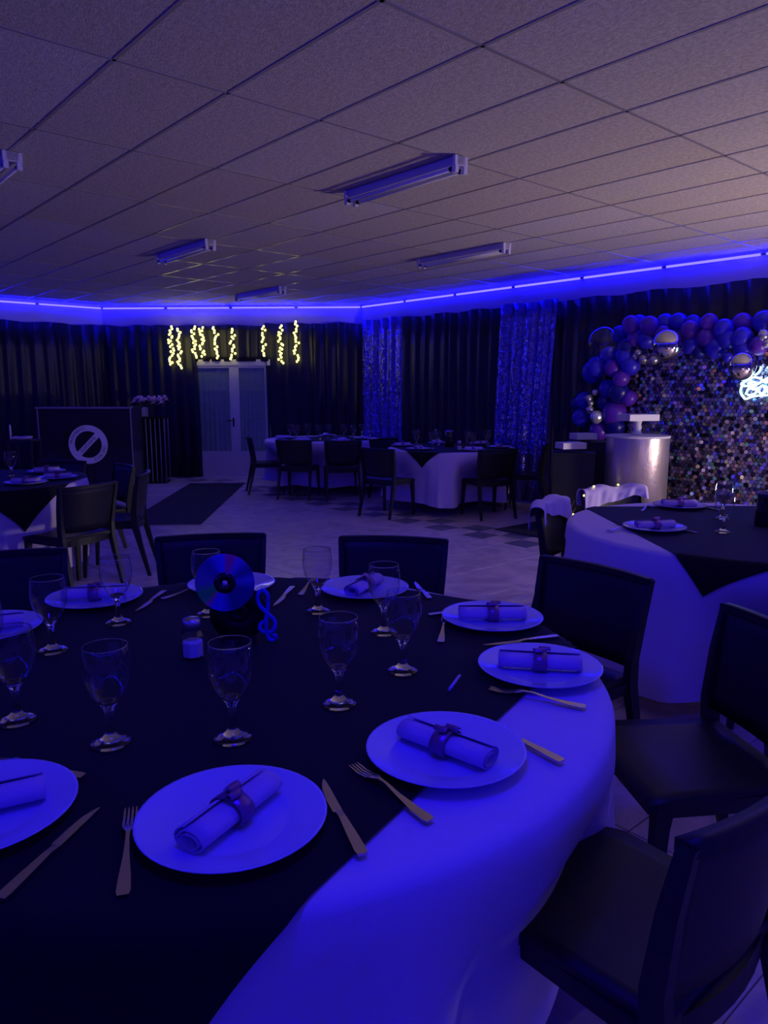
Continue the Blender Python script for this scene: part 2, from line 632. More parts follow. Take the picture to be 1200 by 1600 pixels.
for k, (d, u0, v0) in enumerate(cc):
    if k < 280 and d < 90:
        o = link('ceiling_tile', tile_mesh, ceiling)
        o.matrix_local = Matrix.Translation(uv(u0, v0, H)) @ ROOM_M
    else:
        b = len(rest.v)
        for du, dv in ((0.004, 0.004), (SU - 0.004, 0.004), (SU - 0.004, SV - 0.004), (0.004, SV - 0.004)):
            rest.v.append(tuple(uv(u0 + du, v0 + dv, H + 0.0022)))
        rest.face((b, b + 1, b + 2, b + 3))
if rest.v:
    tag(rest.build('ceiling_tiling', M['tile'], ceiling), kind='stuff')


def grid_bar(u0, u1, v0, v1):
    m = MB().box(u0, u1, v0, v1, H - 0.001, H + 0.012, ROOM_M)
    m.build('grid_bar', M['bar'], ceiling)


def chamfer_u(v):
    return U_B if v < CH0[1] else U_B + (v - CH0[1]) * (CH1[0] - CH0[0]) / (CH1[1] - CH0[1])


def chamfer_v(u):
    return V_R if u < CH1[0] else V_R + (u - CH1[0]) * (CH0[1] - CH1[1]) / (CH0[0] - CH1[0])


for j in range(-12, 14):
    v = V0 + j * SV
    if V_L < v < V_R:
        grid_bar(U_N, chamfer_u(v), v - bw, v + bw)
for i in range(-6, 10):
    u = U0 + i * SU
    if U_N < u < U_B:
        grid_bar(u - bw, u + bw, V_L, chamfer_v(u))

# blue LED strips along the top of the walls, in about one metre lengths
def led_run(name, label, a, b, nrm, skip=0.0):
    t = thing(name, label, 'LED strip', (a.x, a.y, 0), 0.0, 'blue LED strips under the ceiling')
    d = b - a
    L = d.length
    d.normalize()
    n = max(1, round(L / 1.05))
    ang = math.atan2(d.y, d.x)
    for k in range(n):
        s0, s1 = L * k / n + 0.03, L * (k + 1) / n - 0.03
        p = nrm * 0.025
        m = MB().box(s0, s1, -0.006, 0.006, -0.012, 0.012)
        o = m.build('led_segment', M['led'], t, (p.x, p.y, H - 0.045), ang)
        MB().box(s1 + 0.006, s1 + 0.05, -0.005, 0.005, -0.006, 0.006).build('connector', M['black_plastic'], t, (p.x, p.y, H - 0.045), ang)
    p = nrm * 0.012
    MB().box(0.0, L, -0.008, 0.004, -0.012, 0.012).build('mounting_tape', M['white_metal'], t, (p.x, p.y, H - 0.045), ang)
    return t


led_run('led_strip', 'glowing blue LED strip at far left above the bar', uv(U_B, -4.5), pB, -D1)
led_run('led_strip', 'glowing blue LED strip above the glass door in the cut corner', pB, pC, CHN)
led_run('led_strip', 'glowing blue LED strip running up to the right above the sequin drapes', pC, uv(-2.0, V_R), -D2)
led_run('led_strip', 'glowing blue LED strip behind the photographer, out of the picture', pD + D2 * -0.5, pE + D2 * 0.5, D1)
led_run('led_strip', 'glowing blue LED strip on the left, out of the picture', uv(-3.5, V_L), uv(12.0, V_L), D2)

# ---------------------------------------------------------------- drapes
def curtain(label, a, b, nrm, z0, z1, m='curtain', amp=0.035, per=0.21, seed=1, off=0.09, cat='curtain', name='curtain_panel', group=None, tz=0.0, squeeze=0.0, shift=0.0, rz=6):
    rnd = random.Random(seed)
    ph = [rnd.uniform(0, 6.28) for _ in range(6)]
    d = b - a
    L = d.length
    d.normalize()
    nx = max(12, int(L / 0.018))

    def fn(i, j):
        s = i * L
        zt = z1 + tz * (i - 0.5) + 0.012 * math.sin(9 * i + ph[0])
        z = z0 + (zt - z0) * j
        k = 1 - squeeze * (1 - j)
        ss = L / 2 + (s - L / 2) * k + shift * (1 - j)
        f = amp * (0.55 + 0.45 * (1 - j)) * (math.sin(2 * PI * s / per + ph[1] + 1.3 * math.sin(2.1 * s + ph[2])) + 0.45 * math.sin(2 * PI * s / (per * 2.7) + ph[3]) + 0.25 * math.sin(2 * PI * s / (per * 0.47) + ph[4]))
        ss += 0.012 * math.sin(3 * j + 2 * s + ph[5])
        return a + d * ss + nrm * (off + f * 0.75) + Vector((0, 0, z))
    mb = MB()
    mb.slab(fn, nx, rz, nrm * -0.004)
    o = mb.build(name, M[m])
    return tag(o, label, cat, group)


ZC = 2.555
G = 'black drapes hung round the hall'
k = 0
for v0, v1, lab in ((1.2, 3.0, 'black satin drape at far left edge of the hall, behind the side table'), (3.0, 4.05, 'black satin drape hanging behind the black bar counter'),
                    (4.05, 4.86, 'black satin drape behind the slatted flower pedestal')):
    k += 1
    curtain(lab, uv(U_B, v0), uv(U_B, v1), -D1, 0.02, ZC, seed=k, group=G)
for s0, s1, lab, z0 in ((0.0, 0.85, 'black satin drape between flower pedestal and fairy lights', 0.02), (0.85, 1.615, 'black satin drape left of the glass door under the first fairy lights', 0.02),
                        (2.76, 3.55, 'black satin drape right of the glass door under fairy lights', 0.02), (3.55, 4.42, 'black satin drape left of the first sequin drape', 0.02)):
    k += 1
    curtain(lab, pB + CHD * s0, pB + CHD * s1, CHN, z0, ZC + (0.03 if s0 > 2 else 0), seed=10 + k, group=G, shift=(0.05 if 2 < s0 < 3 else 0))
curtain('short black valance drape hanging above the glass door', pB + CHD * 1.58, pB + CHD * 2.84, CHN, 1.97, ZC, seed=30, per=0.2, amp=0.03, group=G)
for u0, u1, lab in ((8.62, 7.6, 'black satin drape right of the first sequin drape'), (7.6, 6.60, 'black satin drape left of the second sequin drape behind the far table'),
                    (5.78, 4.7, 'black satin drape right of the second sequin drape behind balloons'), (4.7, 3.2, 'black satin drape above the balloon arch'),
                    (3.2, 1.2, 'black satin drape at the right edge above the neon sign')):
    k += 1
    curtain(lab, uv(u0, V_R), uv(u1, V_R), -D2, 0.02, ZC + 0.04, seed=20 + k, group=G)
curtain('narrow shimmering blue sequin drape near the corner, left of the pair', uv(9.60, V_R), uv(8.60, V_R), -D2, 0.02, ZC + 0.06, 'seq_blue', 0.035, 0.2, 51, 0.11, group='blue sequin drapes', rz=10)
curtain('shimmering blue sequin drape nearer the balloons, right of the pair', uv(6.66, V_R), uv(5.74, V_R), -D2, 0.02, ZC + 0.06, 'seq_blue', 0.04, 0.22, 52, 0.11, group='blue sequin drapes', shift=-0.12, rz=10)

# ---------------------------------------------------------------- glass door in the cut corner (local x along the wall)
RZC = math.atan2(CHD.y, CHD.x)
door = thing('door_1', 'white framed glass double door with pale green voile behind panes', None, tuple(pB + CHN * 0.002), RZC)
tag(door, kind='structure')
# inward is local -y or +y
sg = 1 if (Matrix.Rotation(-RZC, 3, 'Z') @ CHN).y > 0 else -1


def dbox(name, x0, x1, z0, z1, y0, y1, m, par=None):
    return MB().box(x0, x1, min(sg * y0, sg * y1), max(sg * y0, sg * y1), z0, z1).build(name, M[m], par or door)


dbox('lintel', 1.50, 2.86, 1.90, 2.0, 0.0, 0.075, 'door')
dbox('jamb', 1.44, 1.53, 0.0, 2.0, 0.0, 0.035, 'door')
dbox('jamb', 2.83, 2.92, 0.0, 2.0, 0.0, 0.035, 'door')
dbox('threshold', 1.5, 2.86, 0.0, 0.02, 0.0, 0.12, 'door')
for x0, x1 in ((1.53, 2.23), (2.23, 2.83)):
    leaf = dbox('door_leaf', x0, x0 + 0.07, 0.02, 1.90, 0.02, 0.06, 'door')
    dbox('stile', x1 - 0.09, x1, 0.02, 1.90, 0.02, 0.06, 'door', leaf)
    dbox('top_rail', x0 + 0.07, x1 - 0.09, 1.86, 1.90, 0.02, 0.06, 'door', leaf)
    dbox('kick_panel', x0 + 0.07, x1 - 0.09, 0.02, 0.46, 0.025, 0.055, 'door', leaf)
    dbox('pane', x0 + 0.07, x1 - 0.09, 0.46, 1.86, 0.034, 0.040, 'thin_glass', leaf)
    vo = MB()
    vo.grid(lambda a, b: Vector((x0 + 0.07 + a * (x1 - x0 - 0.16), sg * (0.018 + 0.006 * math.sin(a * 40)), 0.44 + b * 1.43)), 60, 2)
    vo.build('voile', M['door_curtain'], leaf)
    for z in (0.75, 1.50):
        dbox('glazing_bar', x0 + 0.07, x1 - 0.09, z, z + 0.006, 0.030, 0.044, 'door', leaf)
hd = MB().tube([(2.19, sg * 0.06, 0.98), (2.19, sg * 0.10, 0.98), (2.10, sg * 0.105, 0.985), (2.075, sg * 0.10, 0.975)], 0.009, 8)
hd.build('door_handle', M['black_plastic'], door)
dbox('lock_plate', 2.175, 2.205, 0.88, 1.03, 0.06, 0.064, 'black_plastic')

# ---------------------------------------------------------------- fairy light strands over the door
bulb_mesh = MB().lathe([(0.0005, -0.021), (0.014, -0.014), (0.019, 0.0), (0.014, 0.014), (0.0005, 0.021)], 8).mesh('bulb', M['bulb'])
strand_labels = ['leftmost fairy light strand, left of the glass door', 'second fairy light strand from the left, hanging lowest', 'third fairy light strand, over the left door jamb',
                 'fourth fairy light strand, close beside the third over the door', 'fifth fairy light strand, over the left door pane', 'sixth fairy light strand, above the middle of the door',
                 'seventh fairy light strand, at the right end of the door lintel', 'eighth fairy light strand, just right of the door', 'rightmost fairy light strand, right of the glass door']
for q, (s, zt, zb, n) in enumerate(((1.216, 2.53, 1.90, 22), (1.347, 2.50, 1.84, 22), (1.60, 2.53, 2.02, 18), (1.735, 2.53, 2.03, 18), (1.978, 2.53, 2.00, 17),
                                    (2.25, 2.50, 1.98, 16), (2.767, 2.54, 2.03, 14), (3.045, 2.54, 1.92, 20), (3.316, 2.60, 1.93, 20))):
    base = pB + CHD * s + CHN * 0.20
    t = thing('fairy_light_strand', strand_labels[q], 'string lights', (base.x, base.y, zt), RZC, 'warm yellow fairy light strands above the door')
    rnd = random.Random(100 + q)
    L = zt - zb
    w_ = [(0.018 * math.sin(k * 1.1 + q), 0, -L * k / 12) for k in range(13)]
    MB().tube(w_, 0.003, 5).build('wire', M['wire'], t)
    MB().tube([(0.018 * math.sin(q), 0, 0), (0, -sg * 0.10, 0.03), (0, -sg * 0.198, 0.06)], 0.003, 5).build('hook_wire', M['wire'], t)
    for b in range(n):
        zz = -L * (b + rnd.uniform(-0.3, 0.3)) / n
        o = link('bulb', bulb_mesh, t, (0.018 * math.sin(-zz / L * 13.2 + q) + rnd.choice((-1, 1)) * rnd.uniform(0.008, 0.028), rnd.uniform(-0.015, 0.015), zz - 0.01))

# ---------------------------------------------------------------- fluorescent fittings (local x along the tubes)
def fixture(label, c, L=1.2):
    t = thing('fluorescent_light', label, 'ceiling light', (c[0], c[1], H - 0.002), RZ_ROOM, 'unlit twin tube fittings')
    m = MB()
    pr = [(-0.035, 0.0), (0.035, 0.0), (0.03, -0.05), (-0.03, -0.05)]
    for x in (-L / 2, L / 2):
        for y, z in pr:
            m.v.append((x, y, z))
    m.face((0, 1, 2, 3))
    m.face((7, 6, 5, 4))
    for i in range(4):
        j = (i + 1) % 4
        m.face((i, i + 4, j + 4, j))
    m.build('housing', M['white_metal'], t)
    for y in (-0.038, 0.038):
        MB().tube([(-L / 2 + 0.03, y, -0.072), (L / 2 - 0.03, y, -0.072)], 0.0135, 10).build('tube', M['phosphor'], t)
        for x in (-1, 1):
            MB().tube([(x * (L / 2 - 0.028), y, -0.072), (x * (L / 2 - 0.06), y, -0.072)], 0.0142, 10).build('tube_cap', M['black_plastic'], t)
    for x in (-1, 1):
        e = MB().box(min(x * L / 2, x * (L / 2 - 0.02)), max(x * L / 2, x * (L / 2 - 0.02)), -0.055, 0.055, -0.055, 0.0)
        for y in (-0.038, 0.038):
            e.box(min(x * (L / 2), x * (L / 2 - 0.03)), max(x * (L / 2), x * (L / 2 - 0.03)), y - 0.014, y + 0.014, -0.098, -0.052)
        e.build('end_socket', M['socket'], t)
    return t


def mid(a, b):
    return ((a[0] + b[0]) / 2, (a[1] + b[1]) / 2)


fixture('largest fluorescent fitting in the middle of the ceiling', mid((-.25, 5.519), (.476, 4.734)), 1.08)
fixture('twin tube fluorescent fitting left of centre, reflecting the fairy lights', mid((-2.343, 7.987), (-1.604, 7.231)), 1.08)
fixture('fluorescent fitting on the right above the far round table', mid((.416, 8.304), (1.162, 7.357)), 1.2)
fixture('farthest fluorescent fitting, above the glass door end', mid((-2.166, 11.301), (-1.376, 10.377)), 1.2)
fixture('fluorescent fitting cut off by the left edge of the picture', (-2.194 + D1.x * 0.56, 4.634 + D1.y * 0.56), 1.12)

# ---------------------------------------------------------------- furniture builders
def make_chair(label, group):
    t = thing('dining_chair', label, 'chair', (0, 0, 0), 0.0, group)
    st = MB()
    st.slab(lambda a, b: Vector(((a - 0.5) * 2 * (0.212 + 0.026 * b) * (1 - 0.06 * max(0, (b - 0.85) / 0.15)), -0.215 + 0.44 * b, 0.452 - 0.012 * math.sin(PI * a) * math.sin(PI * min(1, b * 1.1)) - 0.02 * max(0, b - 0.8) / 0.2)), 10, 10, Vector((0, 0, -0.024)))
    st.build('seat', M['resin'], t)
    ap = MB()
    for s in (-1, 1):
        ap.post([(s * 0.208, 0.0, 0.39, 0.022, 0.36), (s * 0.212, 0.0, 0.436, 0.026, 0.40)])
    ap.post([(0, 0.178, 0.395, 0.38, 0.02), (0, 0.186, 0.436, 0.42, 0.024)])
    for k in range(8):
        a0, a1 = -1 + k / 4, -1 + (k + 1) / 4
        y0, y1 = -0.235 + 0.035 * a0 * a0, -0.235 + 0.035 * a1 * a1
        b = len(ap.v)
        for xx, yy in ((a0 * 0.205, y0), (a1 * 0.205, y1)):
            for dy in (0, 0.02):
                for zz in (0.385, 0.44):
                    ap.v.append((xx, yy + dy, zz))
        for q in ((0, 4, 5, 1), (2, 3, 7, 6), (1, 5, 7, 3), (0, 2, 6, 4)):
            ap.face([b + i for i in q])
    ap.build('apron', M['resin'], t)
    bk = MB()

    def bf(a, b):
        s = 2 * a - 1
        wd = 0.222 + 0.026 * b
        return Vector((s * wd, -0.224 - 0.052 * b + 0.040 * s * s, 0.492 + 0.328 * b - 0.010 * (1 - s * s) * (1 - b)))
    bk.slab(bf, 12, 6, Vector((0, -0.014, 0)))
    bk.build('backrest', M['resin'], t)
    rl = MB()

    def rf(a, b):
        s = 2 * a - 1
        return Vector((s * 0.250, -0.276 + 0.040 * s * s + 0.008 - 0.034 * b, 0.824))
    rl.slab(rf, 12, 1, Vector((0, 0, -0.022)))
    rl.build('top_rail', M['resin'], t)
    for s in (-1, 1):
        MB().post([(s * 0.222, 0.205, 0.0, 0.024, 0.026), (s * 0.212, 0.185, 0.36, 0.036, 0.040), (s * 0.208, 0.178, 0.43, 0.044, 0.05)]).build('leg', M['resin'], t)
        MB().post([(s * 0.228, -0.300, 0.0, 0.024, 0.028), (s * 0.222, -0.240, 0.25, 0.030, 0.040), (s * 0.216, -0.205, 0.42, 0.034, 0.050),
                   (s * 0.222, -0.200, 0.52, 0.030, 0.046), (s * 0.236, -0.222, 0.68, 0.026, 0.038), (s * 0.246, -0.250, 0.818, 0.022, 0.030)]).build('leg', M['resin'], t)
    return t


CH = make_chair('charcoal resin dining chair', 'charcoal resin dining chairs')
first = [True]


def chair(label, back, facing, group='charcoal resin dining chairs'):
    f = Vector((facing[0], facing[1])).normalized()
    o = CH if first[0] else copy_tree(CH)
    first[0] = False
    o.location = (back[0] + f.x * 0.27, back[1] + f.y * 0.27, 0)
    o.rotation_euler = (0, 0, math.atan2(f.y, f.x) - PI / 2)
    o['label'] = label
    o['group'] = group
    return o


T = 0.770     # finished table surface


def round_table(c, r, lab, lab_cloth, lab_top, half, ang, off=(0, 0), seed=1, hem=0.10, push=(), flare=0.06, nf=17, famp=0.035):
    t = thing('round_table', lab, 'table', (c[0], c[1], 0), 0.0, 'round banquet tables')
    MB().lathe([(0.001, 0.725), (r - 0.012, 0.725), (r, 0.735), (r, 0.758), (r - 0.01, 0.762), (0.001, 0.762)], 64, smooth=False).build('tabletop', M['door'], t)
    for k in range(4):
        a = PI / 4 + k * PI / 2
        MB().post([(0.62 * r * math.cos(a) * 1.05, 0.62 * r * math.sin(a) * 1.05, 0, 0.03, 0.03), (0.62 * r * math.cos(a), 0.62 * r * math.sin(a), 0.73, 0.035, 0.035)]).build('leg', M['black_plastic'], t)
    rnd = random.Random(seed)
    ph = [rnd.uniform(0, 6.28) for _ in range(5)]
    rows = [(0.02, 0, 0), (0.5, 0, 0), (0.85, 0, 0), (0.97, 0, 0), (1.0, 0.004, 0.003), (1.0, 0.014, 0.02)]
    n = 180
    cl = MB()

    def ring(fn):
        for i in range(n):
            a = 2 * PI * i / n
            x, y, z = fn(a)
            cl.v.append((x, y, z))
    for rr, o_, dz in rows:
        ring(lambda a: ((r * rr + o_) * math.cos(a), (r * rr + o_) * math.sin(a), T - 0.004 - dz))
    nd = 9

    def fold(a, tt):
        w_ = math.sin(nf * a + ph[0] + 0.8 * math.sin(3 * a + ph[1])) * 0.6 + 0.5 * math.sin((nf * 0.5 + 0.5) // 1 * a + ph[2]) + 0.25 * math.sin((2 * nf + 1) * a + ph[3])
        ro = r + 0.016 + flare * tt + famp * tt ** 1.2 * w_
        for pa, pr in push:          # chairs pushed in under the table press the cloth inwards
            da = abs((a - pa + PI) % (2 * PI) - PI) * r
            k_ = max(0.0, min(1.0, (0.42 - da) / 0.16))
            k_ = k_ * k_ * (3 - 2 * k_) * max(0.0, min(1.0, (tt - 0.12) / 0.33))
            ro = ro + (min(ro, pr) - ro) * k_
        return ro
    for q in range(1, nd + 1):
        tt = q / nd
        ring(lambda a: (fold(a, tt) * math.cos(a), fold(a, tt) * math.sin(a), T - 0.024 - tt * (T - 0.024 - hem) + 0.012 * tt * math.sin(5 * a + ph[4])))
    nr = len(rows) + nd
    cl.face(list(range(n)))
    for q in range(nr - 1):
        for i in range(n):
            j = (i + 1) % n
            cl.face((q * n + i, (q + 1) * n + i, (q + 1) * n + j, q * n + j), True)
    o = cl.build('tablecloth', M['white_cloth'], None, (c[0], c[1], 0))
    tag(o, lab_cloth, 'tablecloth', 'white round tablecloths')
    # square black topper draped over the table
    hx, hy = half if isinstance(half, tuple) else (half, half)
    tp = MB()
    ca, sa = math.cos(ang), math.sin(ang)

    def tf(a, b):
        px, py = (2 * a - 1) * hx + off[0], (2 * b - 1) * hy + off[1]
        x, y = px * ca - py * sa, px * sa + py * ca
        rr = math.hypot(x, y)
        th = math.atan2(y, x)
        if rr <= r:
            return Vector((x, y, T + 0.001 + 0.0012 * math.sin(9 * x + ph[0]) * math.sin(8 * y + ph[1])))
        d = rr - r
        e = min(d, 0.03)
        tt = max(0.0, (d - 0.02) / (T - 0.024 - hem))
        ro = max(r + 0.012 * (e / 0.03), fold(th, tt) * (e / 0.03) + r * (1 - e / 0.03)) + 0.010
        return Vector((ro * math.cos(th), ro * math.sin(th), T + 0.001 - max(0, d - 0.012)))
    tp.grid(tf, 72, 72)
    o = tp.build('table_topper', M['black_cloth'], None, (c[0], c[1], 0))
    tag(o, lab_top, 'table topper', 'black square table toppers')


# ---- tables
TA = (-0.387, 1.863)
round_table(TA, 0.944, 'large round dining table in the foreground, under cloths', 'white floor length cloth on the big foreground table', 'black square topper over the big foreground table',
            (1.06, 1.05), R(-32), (-0.35, -0.14), 3, 0.12, push=((1.84, 1.106), (1.291, 1.048), (2.375, 1.192), (0.656, 1.016), (0.117, 1.03), (-0.62, 0.87)), famp=0.05, flare=0.03)
TB = (1.93, 3.92)
round_table(TB, 0.90, 'round dining table at the right by the balloon backdrop', 'white cloth on the right hand table below a black corner', 'black topper with hanging corner on the right hand table',
            0.79, R(227 - 45), (-0.15, 0.09), 5, 0.10, push=((-1.743, 0.82), (1.859, 0.711), (2.608, 0.56)))
TC = (0.86, 9.45)
round_table(TC, 0.80, 'round dining table at the far end, between the sequin drapes', 'white pleated cloth on the far middle table', 'black topper on the far middle table between sequin drapes',
            0.71, R(240 - 45), (0, 0), 8, 0.13, nf=21, push=((-2.429, 0.749), (-1.111, 0.54), (-0.167, 0.687), (2.329, 0.76)))
TD = (-0.92, 11.15)
round_table(TD, 0.86, 'round dining table farthest away, right of the glass door', 'white cloth on the farthest table beside the glass door', 'black topper on the farthest table beside the glass door',
            0.55, R(20), (0, 0), 9, 0.12, push=((-2.781, 0.613), (-1.854, 0.626), (-1.276, 0.755)))
TE = (-3.35, 5.95)
round_table(TE, 0.86, 'round dining table at the left edge before the bar', 'white cloth on the table at the left edge', 'black topper hanging low on the table at the left edge',
            0.84, R(-40 - 45), (0, 0), 12, 0.10, push=((-0.499, 0.881), (0.661, 0.734), (0.095, 0.856), (1.221, 0.619), (-1.332, 0.746)))

# ---- chairs round the foreground table (back-rest centre, facing)
def toward(p, q):
    return (q[0] - p[0], q[1] - p[1])


chair('black chair back behind the compact disc at the foreground table', (-0.82, 3.43), toward((-0.82, 3.43), (-0.50, 1.86)))
chair('black chair at the middle of the foreground table far side', (0.046, 3.37), (-0.15, -1))
chair('black chair at the left back of the foreground table, partly cut off', (-1.62, 3.05), (0.42, -1))
chair('black chair at the back right of the foreground table before the right hand table', (0.83, 2.80), (-0.79, -0.62))
chair('black chair with its seat showing, right of the foreground table', (1.152, 2.044), (-0.99, -0.12))
chair('nearest black chair, cut off at the bottom right corner', (0.665, 1.16), (-0.64, 0.77))

# ---- chairs round the other tables
chair('black chair at the far middle table, turned away at its left front', (-0.10, 8.62), (0.60, 0.80))
chair('black chair at the front right of the far middle table', (1.33, 8.50), (-0.36, 0.93))
chair('black chair at the right side of the far middle table beside the black pedestals', (2.05, 9.25), (-0.96, 0.30))
chair('black chair behind the left side of the far middle table', (-0.02, 10.38), (0.65, -0.75))
chair('black chair seen from the side at the left of the farthest table', (-1.98, 10.75), (0.97, 0.25))
chair('black chair with its back turned at the front left of the farthest table', (-1.24, 10.05), (0.2, 1))
chair('black chair with its back turned at the front right of the farthest table', (-0.55, 9.93), (-0.15, 1))
chair('grey lit chair with its back turned at the left table', (-2.12, 5.28), (-0.88, 0.48))
chair('blue lit chair facing the left table, next to the dark runner', (-2.36, 6.72), (-0.78, -0.62))
chair('outer chair beside the grey lit chair at the left table', (-1.98, 6.08), (-0.98, -0.15))
chair('black chair behind the left table in front of the bar counter', (-3.12, 7.15), (-0.2, -1))
chair('black chair at the near side of the left table, cut off by the picture edge', (-3.05, 4.72), (-0.2, 1))
chair('black chair at the near side of the right hand table, at picture edge', (1.70, 2.60), (0.15, 1))
b1 = chair('black chair with white cloth and fairy lights on its back at the right hand table', (1.58, 5.10), (0.36, -0.93))
b2 = chair('black chair with white cloth over its back, left of the right hand table', (1.00, 4.47), (0.86, -0.50))


def drape(ch, label, front, back, seed, lights=False):
    """white cloth thrown over the top rail of a chair"""
    rnd = random.Random(seed)
    ph = [rnd.uniform(0, 6.28) for _ in range(4)]

    def fn(a, b):
        s = 2 * a - 1
        s *= 1.04
        f = front * (0.75 + 0.35 * math.sin(2.3 * s + ph[0]))
        k = back * (0.8 + 0.3 * math.sin(2.9 * s + ph[1]))
        L = f + k + 0.07
        q = b * L
        wob = 0.008 * math.sin(11 * s + ph[2]) + 0.005 * math.sin(23 * s + 7 * b + ph[3])
        yc = -0.285 + 0.040 * s * s
        if q < f:
            z, y = 0.80 - (f - q), yc + 0.044 + 0.14 * (f - q) + 0.5 * wob
        elif q < f + 0.07:
            w_ = (q - f) / 0.07
            z, y = 0.80 + 0.036 * math.sin(PI * w_) ** 0.7, yc + 0.044 * math.cos(PI * w_)
        else:
            d = q - f - 0.07
            z, y = 0.80 - d, yc - 0.044 - 0.02 * d + 0.5 * wob
        return Vector((s * 0.255, y, z + 0.012 * math.sin(6 * s + ph[1])))
    m = MB()
    m.slab(fn, 30, 26, Vector((0, 0, 0.004)))
    o = m.build('draped_cloth', M['white_cloth'], None, tuple(ch.location), ch.rotation_euler[2])
    tag(o, label, 'cloth', 'white cloths over chair backs')
    if lights:
        for q, s in enumerate((-0.98, -0.2, 0.62, 0.98)):
            pos = ch.matrix_basis @ Vector((s * 0.262, -0.255 + 0.04 * s * s, 0.845 if abs(s) < 0.9 else 0.79))
            r_ = 0.007
            l = MB().lathe([(0.0005, -r_), (r_ * .8, -r_ * .6), (r_, 0), (r_ * .8, r_ * .6), (0.0005, r_)], 10).build('bulb', M['bulb'], o)
            l.location = o.matrix_basis.inverted() @ pos


drape(b1, 'crumpled white cloth over the far chair of the right hand table, with lights', 0.10, 0.08, 2, True)
drape(b2, 'white cloth over the left chair of the right hand table', 0.10, 0.10, 5)

# ---------------------------------------------------------------- tableware
def prof_plate(r):
    return [(0.001, 0.004), (r * 0.56, 0.004), (r * 0.62, 0.006), (r * 0.70, 0.011), (r * 0.86, 0.015), (r * 0.97, 0.020), (r, 0.0215), (r * 1.003, 0.0200), (r * 0.97, 0.0165), (r * 0.70, 0.006), (r * 0.58, 0.0), (0.001, 0.0)]


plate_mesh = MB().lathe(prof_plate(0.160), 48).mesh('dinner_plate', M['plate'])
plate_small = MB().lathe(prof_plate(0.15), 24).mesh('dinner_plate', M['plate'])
gp = [(0.0005, 0.006), (0.012, 0.008), (0.030, 0.0045), (0.0385, 0.0025), (0.0395, 0.0012), (0.0385, 0.0), (0.0005, 0.0)]
GH = 0.212
outer = [(0.0400, 0.0), (0.0415, 0.0015), (0.0400, 0.0035), (0.031, 0.0080), (0.017, 0.014), (0.0110, 0.021), (0.0084, 0.034), (0.0078, 0.053), (0.0090, 0.068),
         (0.0115, 0.078), (0.0200, 0.090), (0.0335, 0.108), (0.0430, 0.130), (0.0480, 0.152), (0.0484, 0.174), (0.0464, 0.195), (0.0442, 0.2115)]

# thick foot, stem and bowl base of solid glass; thin walled bowl above
base_prof = [(0.0005, 0.0)] + outer[:11] + [(0.0194, 0.0925), (0.012, 0.0895), (0.006, 0.0875), (0.0005, 0.087)]
bowl_prof = [(0.0198, 0.0898)] + outer[11:] + [(0.0436, 0.2122), (0.0430, 0.2115), (0.0436, 0.2105)]
foot_mesh = MB().lathe(base_prof, 32).mesh('stem', M['glass'])
bowl_mesh = MB().lathe(bowl_prof, 40).mesh('bowl', M['thin_glass'])
foot_low = MB().lathe(base_prof, 14).mesh('stem', M['glass'])
bowl_low = MB().lathe(bowl_prof[::2] + bowl_prof[-1:], 16).mesh('bowl', M['thin_glass'])
rim_mesh = MB().lathe([(0.0436 + 0.0011 * math.cos(2 * PI * k_ / 8), 0.2115 + 0.0011 * math.sin(2 * PI * k_ / 8)) for k_ in range(9)], 40).mesh('rim', M['glass'])


def goblet(label, x, y, low=False, group='stemmed goblets on the foreground table'):
    t = thing('goblet', label, 'glass', (x, y, T + 0.004), 0.0, group)
    link('stem', foot_low if low else foot_mesh, t)
    link('bowl', bowl_low if low else bowl_mesh, t)
    if not low:
        link('rim', rim_mesh, t)
    return t


def napkin_meshes():
    cl = MB()
    L, n = 0.215, 26

    def fn(a, b):
        ang = a * 2 * PI * 2.1 + PI * 0.2
        rr = 0.013 + 0.0135 * a
        x = (b - 0.5) * L * (1 - 0.03 * a)
        return Vector((x, rr * 1.25 * math.cos(ang), 0.023 + rr * 0.82 * math.sin(ang)))
    cl.slab(fn, 54, 6, Vector((0, 0, 0.0015)))
    rg = MB()
    rg.lathe([(0.0295, -0.017), (0.0315, -0.016), (0.0315, 0.016), (0.0295, 0.017)], 24, M=Matrix.Translation((0, 0, 0.0235)) @ Matrix.Diagonal((1, 1.18, 0.86, 1)) @ Matrix.Rotation(PI / 2, 4, 'Y'))
    tg = MB()
    for s in (-1, 1):
        tg.slab(lambda a, b: Vector((0.004 + (a - 0.5) * 0.03 + s * 0.008, s * b * 0.019 * (1 - 0.3 * abs(a - .5)), 0.0515 + 0.007 * math.sin(PI * b))), 4, 4, Vector((0, 0, 0.0015)))
    return cl.mesh('napkin_cloth', M['napkin']), rg.mesh('ring', M['ring']), tg.mesh('bow', M['ring'])


nk_c, nk_r, nk_b = napkin_meshes()


def napkin(label, x, y, ang, group='rolled napkins in glitter rings', z=T + 0.008, simple=False):
    t = thing('rolled_napkin', label, 'napkin', (x, y, z), ang, group)
    link('napkin_cloth', nk_c, t)
    if not simple:
        link('ring', nk_r, t)
        link('bow', nk_b, t)
    return t


